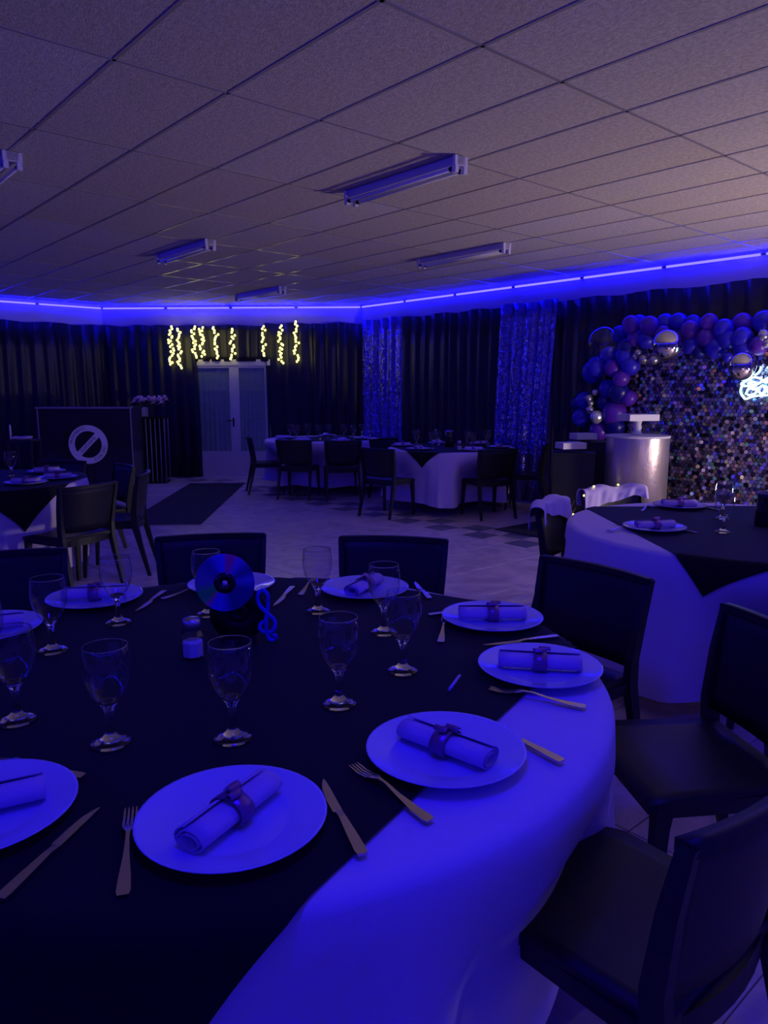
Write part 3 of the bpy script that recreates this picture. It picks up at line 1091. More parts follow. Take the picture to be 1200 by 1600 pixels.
def fork_mesh():
    m = MB()
    th = 0.0022

    def zf(y):     # side profile along the fork
        return 0.002 + 0.012 * math.exp(-((y - 0.135) / 0.05) ** 2) - 0.003 * math.exp(-((y - 0.19) / 0.02) ** 2)
    st = [(0.0, 0.0085), (0.01, 0.0105), (0.04, 0.0092), (0.09, 0.0048), (0.125, 0.0030), (0.145, 0.0036), (0.155, 0.0080), (0.165, 0.0112), (0.178, 0.0118)]
    b = len(m.v)
    for y, w_ in st:
        z = zf(y)
        for x, dz in ((-w_, 0), (w_, 0), (w_, th), (-w_, th)):
            m.v.append((x, y, z + dz))
    for k in range(len(st) - 1):
        for i in range(4):
            j = (i + 1) % 4
            m.face((b + 4 * k + i, b + 4 * k + j, b + 4 * k + 4 + j, b + 4 * k + 4 + i))
    m.face((b + 3, b + 2, b + 1, b))
    e = b + 4 * (len(st) - 1)
    m.face((e, e + 1, e + 2, e + 3))
    for q in range(4):
        xc = -0.0096 + q * 0.0064
        b = len(m.v)
        ys = (0.176, 0.20, 0.222, 0.232)
        for y, w_ in zip(ys, (0.0021, 0.0019, 0.0016, 0.0008)):
            z = zf(y)
            for x, dz in ((xc - w_, 0), (xc + w_, 0), (xc + w_, th), (xc - w_, th)):
                m.v.append((x, y, z + dz + (y - 0.176) * 0.05))
        for k in range(3):
            for i in range(4):
                j = (i + 1) % 4
                m.face((b + 4 * k + i, b + 4 * k + j, b + 4 * k + 4 + j, b + 4 * k + 4 + i))
        m.face((b + 12, b + 13, b + 14, b + 15))
    return m.mesh('fork', M['steel'])


def knife_mesh():
    m = MB()
    st = [(0.0, -0.0085, 0.0085, 0.0045), (0.012, -0.0100, 0.0100, 0.005), (0.06, -0.0085, 0.0085, 0.005), (0.11, -0.0060, 0.0060, 0.0048), (0.125, -0.0062, 0.0062, 0.003), (0.132, -0.0105, 0.0066, 0.002),
          (0.17, -0.0112, 0.0066, 0.0017), (0.21, -0.0080, 0.0066, 0.0015), (0.232, -0.0025, 0.0060, 0.0013), (0.245, 0.0030, 0.0048, 0.0010)]
    for y, x0, x1, th in st:
        for x, z in ((x0, 0.0015), (x1, 0.0015), (x1, 0.0015 + th), (x0, 0.0015 + th)):
            m.v.append((x, y, z))
    for k in range(len(st) - 1):
        for i in range(4):
            j = (i + 1) % 4
            m.face((4 * k + i, 4 * k + j, 4 * k + 4 + j, 4 * k + 4 + i))
    m.face((3, 2, 1, 0))
    e = 4 * (len(st) - 1)
    m.face((e, e + 1, e + 2, e + 3))
    return m.mesh('knife', M['steel'])


FM, KM = fork_mesh(), knife_mesh()


def cutlery(kind, label, handle, tip, group='place setting cutlery'):
    d = Vector((tip[0] - handle[0], tip[1] - handle[1]))
    o = link(kind, FM if kind == 'fork' else KM, None, (handle[0], handle[1], T + 0.003), math.atan2(d.y, d.x) - PI / 2)
    return tag(o, label, kind, group)


GP = 'white plates on the foreground table'


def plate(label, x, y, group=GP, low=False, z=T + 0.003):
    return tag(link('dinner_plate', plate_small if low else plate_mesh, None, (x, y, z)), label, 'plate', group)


PL = [(-0.257, 1.147, 'nearest plate in the middle foreground, fork on its left', 62),
      (0.124, 1.384, 'second plate from the front, beside the bare white cloth', -40),
      (0.407, 1.835, 'plate at the right edge of the foreground table', -9),
      (0.344, 2.257, 'plate at the back right of the foreground table by the chair gap', 0),
      (-0.07, 2.605, 'plate in front of the middle black chair', 65),
      (-0.567, 2.66, 'plate hidden behind the compact disc', 80),
      (-1.009, 2.487, 'plate at the back left of the foreground table', 10),
      (-1.211, 2.150, 'plate at the far left edge behind two goblets', 20),
      (-0.70, 1.17, 'plate cut off by the left picture edge in the foreground', 28)]
NL = ['rolled napkin with glitter ring on the nearest plate', 'rolled napkin lying slantwise on the plate beside the white cloth', 'rolled napkin with tag on the plate at the right table edge',
      'rolled napkin on the plate at the back right', 'rolled napkin on the plate before the middle black chair', 'rolled napkin on the plate behind the compact disc',
      'rolled napkin on the plate at the back left', 'rolled napkin on the plate at the far left edge', 'rolled napkin on the plate cut off at the left']
for (x, y, lab, a), nl in zip(PL, NL):
    plate(lab, x, y)
    napkin(nl, x, y, R(a))

GL = [(-0.569, 1.436, 'goblet at front left between the two nearest plates'), (-0.319, 1.457, 'goblet directly behind the nearest plate'), (-0.105, 1.629, 'goblet in the middle, largest behind the second plate'),
      (0.049, 1.835, 'goblet right of the middle, overlapping another behind'), (0.0, 2.143, 'goblet partly hidden behind its neighbour at the right'), (-0.219, 2.358, 'goblet in the gap between the two back chairs'),
      (-0.838, 2.237, 'goblet before the plate at the back left'), (-0.934, 1.984, 'goblet left of the salt shaker near the left edge'), (-0.816, 1.541, 'goblet at the left picture edge, second row'),
      (-1.00, 1.76, 'goblet mostly cut off at the left picture edge'), (-0.575, 2.323, 'goblet behind the compact disc')]
for x, y, lab in GL:
    goblet(lab, x, y)

cutlery('fork', 'fork left of the nearest plate', (-0.379, 0.963), (-0.446, 1.20))
cutlery('knife', 'knife right of the nearest plate, handle on the white cloth', (-0.034, 1.057), (-0.114, 1.277))
cutlery('fork', 'fork left of the second plate, handle on the white cloth', (0.079, 1.152), (-0.072, 1.352))
cutlery('knife', 'knife half under the second plate on the white cloth', (0.351, 1.352), (0.20, 1.56))
cutlery('fork', 'fork in front of the plate at the right edge', (0.467, 1.608), (0.254, 1.711))
cutlery('knife', 'knife behind the plate at the right edge', (0.519, 2.102), (0.33, 2.04))
cutlery('fork', 'fork left of the plate at the back right', (0.165, 2.05), (0.193, 2.25))
cutlery('knife', 'knife beyond the plate at the back right', (0.146, 2.31), (0.36, 2.40))
cutlery('knife', 'knife tilted left of the nearest plate, cut off by the picture edge', (-0.553, 0.954), (-0.506, 1.184))
cutlery('fork', 'fork beside the plate behind the compact disc', (-0.78, 2.50), (-0.66, 2.66))
cutlery('knife', 'knife at the right of the plate behind the compact disc', (-0.34, 2.66), (-0.37, 2.44))
cutlery('knife', 'knife beside the plate before the middle chair', (0.16, 2.50), (0.12, 2.72))
cutlery('fork', 'fork left of the plate before the middle chair', (-0.30, 2.55), (-0.27, 2.76))
cutlery('fork', 'fork beyond the plate cut off at the left', (-0.571, 1.298), (-0.79, 1.36))
cutlery('knife', 'knife right of the plate at the back left', (-0.80, 2.60), (-0.82, 2.38))
tp = MB().tube([(0, 0, 0.004), (0.035, 0.09, 0.004)], 0.004, 8).build('toothpick_sachet', M['napkin'], None, (0.160, 1.711, T))
tag(tp, 'small paper sachet lying on black cloth by the right plates', 'sachet')

# salt shaker
t = thing('salt_shaker', 'glass salt shaker with salt inside, left of the compact disc', 'shaker', (-0.526, 1.938, T + 0.003), R(20))
k = 0.030
bd = MB()
ring = [(1, 1), (1, -1), (-1, -1), (-1, 1)]


def oct_ring(m, s, z, c=0.35):
    for a in range(8):
        an = PI / 8 + a * PI / 4
        m.v.append((s * math.cos(an) * 1.05, s * math.sin(an) * 1.05, z))


for s, z in ((0.026, 0.0), (0.030, 0.004), (0.030, 0.062), (0.022, 0.076), (0.021, 0.084)):
    oct_ring(bd, s, z)
for r_ in range(4):
    for i in range(8):
        j = (i + 1) % 8
        bd.face((r_ * 8 + i, r_ * 8 + j, r_ * 8 + 8 + j, r_ * 8 + 8 + i))
bd.face(list(range(8))[::-1])
bd.face(list(range(32, 40)))
bd.build('body', M['thin_glass'], t)
sl = MB()
for s, z in ((0.022, 0.004), (0.0265, 0.006), (0.0265, 0.044), (0.024, 0.048)):
    oct_ring(sl, s, z)
for r_ in range(3):
    for i in range(8):
        j = (i + 1) % 8
        sl.face((r_ * 8 + i, r_ * 8 + j, r_ * 8 + 8 + j, r_ * 8 + 8 + i))
sl.face(list(range(8))[::-1])
sl.face(list(range(24, 32)))
sl.build('salt', M['salt'], t)
cp = MB().lathe([(0.0245, 0.082), (0.0255, 0.086), (0.0255, 0.104), (0.022, 0.111), (0.010, 0.114), (0.0005, 0.1145)], 20)
cp.build('cap', M['alu'], t)

# centrepiece: upright vinyl record, compact disc in front, treble clef at the side
cpz = T + 0.003
vn = thing('vinyl_record', 'black vinyl record standing upright as centrepiece behind the compact disc', 'record', (-0.425, 2.075, cpz + 0.083), R(6))
MB().lathe([(0.0035, -0.0015), (0.083, -0.0015), (0.0835, 0.0), (0.083, 0.0015), (0.0035, 0.0015), (0.0035, -0.0015)], 56, M=Matrix.Rotation(PI / 2, 4, 'X')).build('record_disc', M['vinyl'], vn)
MB().lathe([(0.004, -0.0022), (0.030, -0.0022), (0.030, 0.0022), (0.004, 0.0022), (0.004, -0.0022)], 32, M=Matrix.Rotation(PI / 2, 4, 'X')).build('record_label', M['black_plastic'], vn)
MB().box(-0.05, 0.05, -0.035, 0.035, -0.083, -0.070).build('stand', M['black_plastic'], vn)
MB().box(-0.045, 0.045, 0.004, 0.012, -0.083, 0.03).build('easel', M['black_plastic'], vn)
cdx, cdy, cdz = -0.452, 2.030, cpz + 0.186
cd = thing('compact_disc', 'compact disc with painted-in rainbow glints standing upright on the centrepiece', 'disc', (cdx, cdy, cdz), R(4))
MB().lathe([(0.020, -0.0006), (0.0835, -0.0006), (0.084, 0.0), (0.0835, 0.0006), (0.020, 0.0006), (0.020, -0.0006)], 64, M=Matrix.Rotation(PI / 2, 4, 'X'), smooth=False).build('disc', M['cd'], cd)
MB().lathe([(0.0075, -0.0007), (0.031, -0.0007), (0.031, 0.0007), (0.0075, 0.0007), (0.0075, -0.0007)], 40, M=Matrix.Translation((0, -0.0004, 0)) @ Matrix.Rotation(PI / 2, 4, 'X')).build('hub_ring', M['black_gloss'], cd)
MB().box(-0.004, 0.004, 0.002, 0.036, -0.10, -0.02).build('clip', M['black_plastic'], cd)


def catmull(pts, n=8):
    pts = [Vector(p) for p in pts]
    P = [pts[0]] + pts + [pts[-1]]
    out = []
    for k in range(1, len(P) - 2):
        for i in range(n):
            t_ = i / n
            a, b, c, d = P[k - 1], P[k], P[k + 1], P[k + 2]
            out.append(0.5 * ((2 * b) + (c - a) * t_ + (2 * a - 5 * b + 4 * c - d) * t_ ** 2 + (3 * b - a - 3 * c + d) * t_ ** 3))
    out.append(pts[-1])
    return out


clef = [(0.006, 0.062), (-0.012, 0.055), (-0.016, 0.038), (0.002, 0.026), (0.024, 0.036), (0.026, 0.062), (0.004, 0.088), (-0.018, 0.112), (-0.020, 0.140), (-0.006, 0.154), (0.008, 0.140),
        (0.008, 0.110), (0.002, 0.060), (0.004, 0.022), (0.012, 0.006), (0.026, 0.006), (0.028, 0.018), (0.018, 0.020)]
cf = MB().tube(catmull([(x, 0.004 * (k % 2), z) for k, (x, z) in enumerate(clef)], 6), 0.0062, 8)
tag(cf.build('treble_clef', M['clef'], None, (-0.345, 2.06, T + 0.004)), 'blue treble clef ornament leaning beside the vinyl record', 'ornament')

# ---- tableware of the other tables
GB = 'plates on the right hand table'
plate('plate at the left of the right hand table, napkin standing on it', 1.425, 3.818, GB)
napkin('folded napkin on the left plate of the right hand table', 1.43, 3.82, R(10))
plate('plate at the back of the right hand table, with dark red bow', 1.85, 4.56, GB)
napkin('rolled napkin with red bow on the back plate of the right hand table', 1.85, 4.56, R(0))
goblet('nearer goblet on the right hand table', 1.747, 3.73, group='goblets on the right hand table')
goblet('farther goblet on the right hand table, in line behind another', 1.93, 4.14, group='goblets on the right hand table')
cutlery('knife', 'knife right of the left plate on the right hand table', (1.60, 3.70), (1.50, 3.92), 'cutlery on the right hand table')
cutlery('fork', 'fork left of the left plate on the right hand table', (1.16, 3.76), (1.36, 3.90), 'cutlery on the right hand table')
cutlery('knife', 'knife right of the back plate on the right hand table', (2.04, 4.42), (1.98, 4.64), 'cutlery on the right hand table')
cutlery('fork', 'fork left of the back plate on the right hand table', (1.56, 4.40), (1.68, 4.60), 'cutlery on the right hand table')
t = thing('vase', 'black vase centrepiece on the right hand table, at the picture edge', 'vase', (2.06, 3.92, T + 0.003))
MB().lathe([(0.0005, 0.0), (0.05, 0.0), (0.054, 0.01), (0.050, 0.10), (0.046, 0.16), (0.050, 0.18), (0.046, 0.18), (0.042, 0.16), (0.042, 0.02), (0.0005, 0.018)], 24).build('body', M['black_gloss'], t)
MB().lathe([(0.051, 0.176), (0.054, 0.180), (0.051, 0.184), (0.047, 0.180), (0.051, 0.176)], 24).build('rim', M['rod'], t)

GC = 'place settings on the far middle table'
for q, (x, y, lab) in enumerate(((0.24, 9.62, 'at the left end'), (0.42, 9.05, 'at the front left'), (0.74, 10.05, 'at the back'), (1.08, 8.88, 'at the front'), (1.28, 9.92, 'at the back right'), (1.46, 9.36, 'at the right'))):
    plate('plate %s of the far middle table' % lab, x, y, GC, True)
    napkin('rolled napkin on the plate %s of the far middle table' % lab, x, y, R(20 + 50 * q), GC)
for x, y, lab in ((0.42, 9.60, 'leftmost'), (0.60, 9.12, 'front left'), (0.72, 9.78, 'back left'), (1.10, 9.18, 'front right'), (1.06, 9.45, 'middle right'), (1.34, 9.60, 'rightmost')):
    goblet('%s goblet on the far middle table' % lab, x, y, True, 'goblets on the far middle table')
o = tag(link('salt_shaker', bpy.data.objects['salt_shaker'].data, None, (0.92, 9.0, T + 0.003)), 'small salt shaker at the front of the far middle table', 'shaker')
for ch in list(bpy.data.objects['salt_shaker'].children):
    c = ch.copy()
    sc.collection.objects.link(c)
    c.parent = o
t = thing('vase', 'dark vase centrepiece on the far middle table', 'vase', (0.84, 9.50, T + 0.003))
MB().lathe([(0.0005, 0.0), (0.055, 0.0), (0.058, 0.02), (0.05, 0.12), (0.055, 0.20), (0.050, 0.20), (0.045, 0.12), (0.05, 0.03), (0.0005, 0.02)], 20).build('body', M['black_gloss'], t)
MB().lathe([(0.054, 0.198), (0.058, 0.202), (0.054, 0.206), (0.05, 0.202), (0.054, 0.198)], 20).build('rim', M['alu'], t)

GD = 'place settings on the farthest table'
for q, (x, y, lab) in enumerate(((-1.52, 11.15, 'at the left end'), (-1.18, 10.62, 'at the front left'), (-0.62, 10.62, 'at the front right'), (-0.32, 11.05, 'at the right end'), (-0.9, 11.75, 'at the back'))):
    plate('plate %s of the farthest table' % lab, x, y, GD, True)
    napkin('rolled napkin on the plate %s of the farthest table' % lab, x, y, R(30 * q), GD, simple=True)
for x, y, lab in ((-1.42, 11.2, 'leftmost'), (-1.30, 10.95, 'second from left'), (-1.16, 11.3, 'third from left'), (-0.95, 10.9, 'front middle'), (-0.85, 11.25, 'middle'), (-0.60, 11.1, 'right of the middle'),
                  (-0.45, 10.9, 'third from right'), (-0.34, 11.3, 'second from right'), (-0.22, 11.35, 'rightmost')):
    goblet('%s goblet on the farthest table' % lab, x, y, True, 'goblets on the farthest table')
GE = 'place settings on the left table'
for q, (x, y, lab, a) in enumerate(((-2.80, 5.72, 'at the near side', 5), (-2.70, 6.06, 'at the right side', 15), (-3.00, 6.52, 'at the back', 20))):
    plate('plate %s of the left table' % lab, x, y, GE)
    napkin('rolled napkin on the plate %s of the left table' % lab, x, y, R(a), GE)
goblet('goblet on the left table before the black bar', -3.14, 6.18, False, 'goblets on the left table')

# ---------------------------------------------------------------- bar counter with round printed badge
bar = thing('bar_counter', 'black glossy bar counter with gold edging and round lilac badge', 'bar counter', (-4.24, 10.5, 0), R(1.5))
BW = 0.66
MB().bbox(-BW, BW, 0.0, 0.5, 0.0, 1.235, 0.004).build('body', M['black_gloss'], bar)
MB().bbox(-BW - 0.012, BW + 0.012, -0.012, 0.52, 1.235, 1.262, 0.003).build('counter_top', M['black_gloss'], bar)
MB().box(-BW - 0.014, BW + 0.014, -0.018, -0.0125, 1.236, 1.260).build('gold_edging', M['gold'], bar)
for s in (-1, 1):
    MB().box(min(s * BW, s * (BW - 0.018)), max(s * BW, s * (BW - 0.018)), -0.010, -0.0005, 0.0, 1.234).build('gold_edging', M['gold'], bar)
badge = MB()
BX, BZ, R0, R1 = 0.03, 0.73, 0.19, 0.275
nb = 64
for i in range(nb):
    a0, a1 = 2 * PI * i / nb, 2 * PI * (i + 1) / nb
    b = len(badge.v)
    for y in (-0.0045, -0.0005):
        for a, r_ in ((a0, R0), (a1, R0), (a1, R1), (a0, R1)):
            badge.v.append((BX + r_ * math.cos(a), y, BZ + r_ * math.sin(a)))
    badge.face((b, b + 1, b + 2, b + 3))
    badge.face((b + 3, b + 2, b + 6, b + 7))
    badge.face((b + 1, b, b + 4, b + 5))
sl_a = R(45)
ROT = Matrix.Translation((BX, 0, BZ)) @ Matrix.Rotation(-sl_a, 4, 'Y')
badge.box(-0.192, 0.192, -0.0044, -0.0006, -0.038, 0.038, ROT)
bo = tag(badge.build('badge', M['lilac_print'], bar), 'lilac prohibition ring badge reading PROHIBIDO QUEDARSE CON SED')


def glyphs(text, size):
    """list of (advance, verts, faces) for each character of the built-in font"""
    res = []
    x = 0
    for chx in text:
        if chx == ' ':
            res.append((size * 0.35, [], []))
            continue
        cu = bpy.data.curves.new('glyph', 'FONT')
        cu.body = chx
        cu.size = size
        cu.align_x = 'CENTER'
        cu.align_y = 'CENTER'
        cu.extrude = 0.0
        ob = bpy.data.objects.new('glyph', cu)
        sc.collection.objects.link(ob)
        bpy.context.view_layer.update()
        me = ob.to_mesh()
        vs = [tuple(v.co) for v in me.vertices]
        fs = [tuple(p.vertices) for p in me.polygons]
        w_ = (max(v[0] for v in vs) - min(v[0] for v in vs)) if vs else 0.3 * size
        ob.to_mesh_clear()
        bpy.data.objects.remove(ob)
        bpy.data.curves.remove(cu)
        res.append((w_ + size * 0.13, vs, fs))
    return res


def lay(mb, gl, place, sx=1.0, y=-0.0055):
    tot = sum(g_[0] for g_ in gl)
    s = -tot / 2
    for adv, vs, fs in gl:
        c = s + adv / 2
        b = len(mb.v)
        for vx, vz, _ in vs:
            X, Z = place(c, vx, vz)
            mb.v.append((X, y, Z))
        for f in fs:
            mb.face([b + i for i in f])
        s += adv


RM_ = (R0 + R1) / 2


def arc_top(mid_a):
    def f(c, vx, vz):
        a = mid_a - c / RM_
        ca, sa = math.cos(a), math.sin(a)
        return BX + (RM_ + vz) * ca + vx * sa, BZ + (RM_ + vz) * sa - vx * ca
    return f


def arc_bot(mid_a):
    def f(c, vx, vz):
        a = mid_a + c / RM_
        ca, sa = math.cos(a), math.sin(a)
        return BX + (RM_ - vz) * ca - vx * sa, BZ + (RM_ - vz) * sa + vx * ca
    return f


lt = MB()
lay(lt, glyphs('PROHIBIDO', 0.060), arc_top(R(138)))
lay(lt, glyphs('CON SED', 0.060), arc_bot(R(-38)))
lay(lt, glyphs('QUEDARSE', 0.056), lambda c, vx, vz: (BX + (c + vx) * math.cos(sl_a) - vz * math.sin(sl_a), BZ + (c + vx) * math.sin(sl_a) + vz * math.cos(sl_a)))
lt.build('lettering', M['black_gloss'], bo)

# side table with folded cloths at the left of the bar
t = thing('side_table', 'small black side table left of the bar counter', 'table', (-4.66, 9.55, 0), R(4))
MB().bbox(-0.16, 0.16, -0.16, 0.16, 0.84, 0.87).build('tabletop', M['black_plastic'], t)
for sx in (-1, 1):
    for sy in (-1, 1):
        MB().post([(sx * 0.14, sy * 0.14, 0, 0.025, 0.025), (sx * 0.14, sy * 0.14, 0.84, 0.03, 0.03)]).build('leg', M['black_plastic'], t)
for q, (dx, dz) in enumerate(((-0.02, 0.872), (0.0, 0.889))):
    m = MB().slab(lambda a, b: Vector((-0.10 + 0.2 * a, -0.08 + 0.16 * b, 0.004 * math.sin(7 * a + 3 * b))), 8, 8, Vector((0, 0, 0.012)))
    tag(m.build('folded_napkin', M['napkin'], None, (-4.66 + dx, 9.53, dz + 0.004), R(8 * q)), ('lower' if q == 0 else 'upper') + ' folded napkin in the pile on the small side table', 'napkin', 'napkins on the side table')
m = MB().tube([(0, 0, 0), (0, 0, 0.16), (0.0, 0, 0.19)], [0.012, 0.012, 0.006], 10)
tag(m.build('candle', M['white_metal'], None, (-4.78, 9.46, 0.872)), 'thin white candle on the side table by the bar', 'candle')

# slatted pedestal with flower arrangement
t = thing('slatted_pedestal', 'tall open pedestal of thin lilac rods beside the door drape', 'pedestal', (-3.83, 12.02, 0), R(6))
MB().bbox(-0.30, 0.30, -0.18, 0.18, 1.045, 1.07).build('top_board', M['black_gloss'], t)
MB().bbox(-0.30, 0.30, -0.18, 0.18, 0.0, 0.02).build('base_board', M['black_gloss'], t)
MB().box(-0.26, 0.26, -0.10, 0.14, 0.02, 1.045).build('core', M['black_gloss'], t)
for q in range(9):
    x = -0.285 + 0.57 * q / 8
    MB().tube([(x, -0.168, 0.02), (x, -0.168, 1.045)], 0.0075, 8).build('rod', M['rod'], t)
    MB().tube([(x, 0.168, 0.02), (x, 0.168, 1.045)], 0.0075, 8).build('rod', M['rod'], t)
fa = thing('flower_arrangement', 'mauve flowers in a small mirrored cube vase on the slatted pedestal', 'flowers', (-3.90, 12.0, 1.073), R(6))
MB().bbox(-0.075, 0.075, -0.075, 0.075, 0.0, 0.15, 0.004).build('vase', M['mirror_tile'], fa)
rnd = random.Random(3)
for q in range(20):
    bx, by, bz = rnd.uniform(-0.15, 0.38), rnd.uniform(-0.10, 0.10), rnd.uniform(0.17, 0.27)
    m = MB()
    for e in range(10):
        a = e * 2.4
        tt = 0.35 + 0.9 * (e / 10)
        rr = 0.022 + 0.042 * (e / 10)
        m.slab(lambda u_, v_: Vector((rr * v_ * math.cos(a + (u_ - .5) * 1.1), rr * v_ * math.sin(a + (u_ - .5) * 1.1), 0.03 + (0.075 - 0.055 * tt) * v_ - 0.02 * v_ * v_ * tt)), 3, 3, Vector((0, 0, 0.002)))
    m.build('bloom', M['flower'], fa, (bx, by, bz))
    MB().tube([(0.0 + bx * 0.1, by * 0.2, 0.14), (bx * 0.6, by * 0.7, bz - 0.03), (bx, by, bz + 0.03)], 0.003, 5).build('stem', M['leaf'], fa)
for q in range(9):
    a = rnd.uniform(0, 6.28)
    L = rnd.uniform(0.08, 0.14)
    cx = rnd.uniform(-0.08, 0.26)
    m = MB().slab(lambda u_, v_: Vector((cx + L * v_ * math.cos(a) - (u_ - .5) * 0.035 * math.sin(PI * v_) * math.sin(a), L * v_ * math.sin(a) * 0.6 + (u_ - .5) * 0.035 * math.sin(PI * v_) * math.cos(a), 0.17 + 0.05 * v_ - 0.06 * v_ * v_)), 3, 6, Vector((0, 0, 0.001)))
    m.build('leaf', M['leaf'], fa)

# ---------------------------------------------------------------- rugs
def rug(label, c, w_, l, ang, name='carpet_runner', edge=True):
    t = thing(name, label, 'rug', (c[0], c[1], 0.0), ang)
    MB().bbox(-w_ / 2, w_ / 2, -l / 2, l / 2, 0.0005, 0.008, 0.003).build('pile', M['rug'], t)
    if edge:
        MB().bbox(-w_ / 2, w_ / 2, -l / 2 - 0.022, -l / 2, 0.0005, 0.0095, 0.003).build('edge_strip', M['alu'], t)
    return t


rug('dark carpet runner leading to the glass door', (-2.60, 9.98), 0.88, 3.75, R(3))
rc = uv(0, 0) + Vector((1.18, 7.845, 0)) - D1 * 0.9 + D2 * 0.52
rug('dark rug under the black pedestals and silver cylinder', (rc.x, rc.y), 1.0, 1.8, A41, 'rug', False)

# ---------------------------------------------------------------- dessert pedestals
def pedestal_box(label, c, w_, d_, h_, ang):
    t = thing('box_pedestal', label, 'pedestal', (c[0], c[1], 0.009), ang, 'black box pedestals')
    MB().bbox(-w_ / 2, w_ / 2, -d_ / 2, d_ / 2, 0, h_ - 0.02, 0.003).build('body', M['black_plastic'], t)
    MB().bbox(-w_ / 2 - 0.008, w_ / 2 + 0.008, -d_ / 2 - 0.008, d_ / 2 + 0.008, h_ - 0.02, h_, 0.003).build('top', M['black_plastic'], t)


pedestal_box('lower black box pedestal in front, left of the silver cylinder', (2.00, 7.75), 0.42, 0.36, 0.845, R(-14))
pedestal_box('taller black box pedestal behind, left of the silver cylinder', (2.28, 8.20), 0.46, 0.36, 0.93, R(-16))
cy = thing('cylinder_pedestal', 'crinkled silver cylinder pedestal in front of the shimmer wall', 'pedestal', (2.56, 7.45, 0.009))
MB().lathe([(0.0005, 0.0), (0.305, 0.0), (0.305, 1.0175)], 64).build('body', M['foil'], cy)
MB().lathe([(0.0005, 1.018), (0.309, 1.018), (0.312, 1.022), (0.312, 1.036), (0.309, 1.04), (0.0005, 1.04)], 64, smooth=False).build('top', M['white_metal'], cy)


def tray(label, c, z, w_, d_, ang, foot):
    t = thing('display_tray', label, 'tray', (c[0], c[1], z), ang, 'white display trays')
    th = 0.065
    if foot == 'ball':
        MB().lathe([(0.0005, 0.0), (0.014, 0.004), (0.020, 0.018), (0.014, 0.032), (0.0005, 0.036)], 16).build('foot', M['balS'], t)
        z0 = 0.036
    elif foot == 'column':
        MB().lathe([(0.0005, 0.0), (0.055, 0.0), (0.055, 0.012), (0.040, 0.020), (0.036, 0.05), (0.044, 0.075), (0.034, 0.10), (0.042, 0.13), (0.05, 0.142), (0.0005, 0.142)], 20).build('foot', M['white_metal'], t)
        z0 = 0.142
    else:
        MB().lathe([(0.0005, 0.0), (0.03, 0.0), (0.02, 0.02), (0.0005, 0.02)], 16).build('foot', M['balS'], t)
        z0 = 0.02
    MB().bbox(-w_ / 2, w_ / 2, -d_ / 2, d_ / 2, z0, z0 + th, 0.003).build('board', M['white_metal'], t)


tray('white tray on the front black pedestal, on a small silver ball', (1.955, 7.72), 0.857, 0.26, 0.20, R(12), 'ball')
tray('white tray on the taller back pedestal', (2.20, 8.16), 0.942, 0.24, 0.18, R(12), 'low')
tray('white tray raised on a turned stand on the silver cylinder', (2.55, 7.45), 1.052, 0.33, 0.24, R(14), 'column')

# fairy lit dried twigs by the rug
t = thing('twig_bundle', 'small bundle of dried twigs with fairy lights on the dark rug', 'decoration', (1.80, 7.30, 0.009))
rnd = random.Random(12)
MB().lathe([(0.0005, 0), (0.05, 0), (0.06, 0.09), (0.055, 0.09), (0.045, 0.01), (0.0005, 0.01)], 16).build('pot', M['black_plastic'], t)
for q in range(14):
    a = rnd.uniform(0, 6.28)
    s = rnd.uniform(0.05, 0.16)
    z = rnd.uniform(0.22, 0.40)
    MB().tube([(0, 0, 0.02), (s * 0.4 * math.cos(a), s * 0.4 * math.sin(a), z * 0.6), (s * math.cos(a), s * math.sin(a), z)], [0.004, 0.003, 0.0015], 5).build('twig', M['twig'], t)
for q in range(3):
    o = link('bulb', bulb_mesh, t, (rnd.uniform(-0.1, 0.1), rnd.uniform(-0.1, 0.0), rnd.uniform(0.2, 0.36)))
    o.scale = (0.6, 0.6, 0.6)

# ---------------------------------------------------------------- shimmer wall with discs, neon sign, balloons (u along the right wall)
SVW = 7.72
sw = thing('shimmer_wall', 'holographic sequin shimmer wall panel behind the balloon arch', 'backdrop', tuple(uv(4.60, SVW)), 0.0)
sw.matrix_basis = Matrix.Translation(uv(4.60, SVW)) @ Matrix(((-D1.x, -D2.x, 0, 0), (-D1.y, -D2.y, 0, 0), (0, 0, 1, 0), (0, 0, 0, 1)))
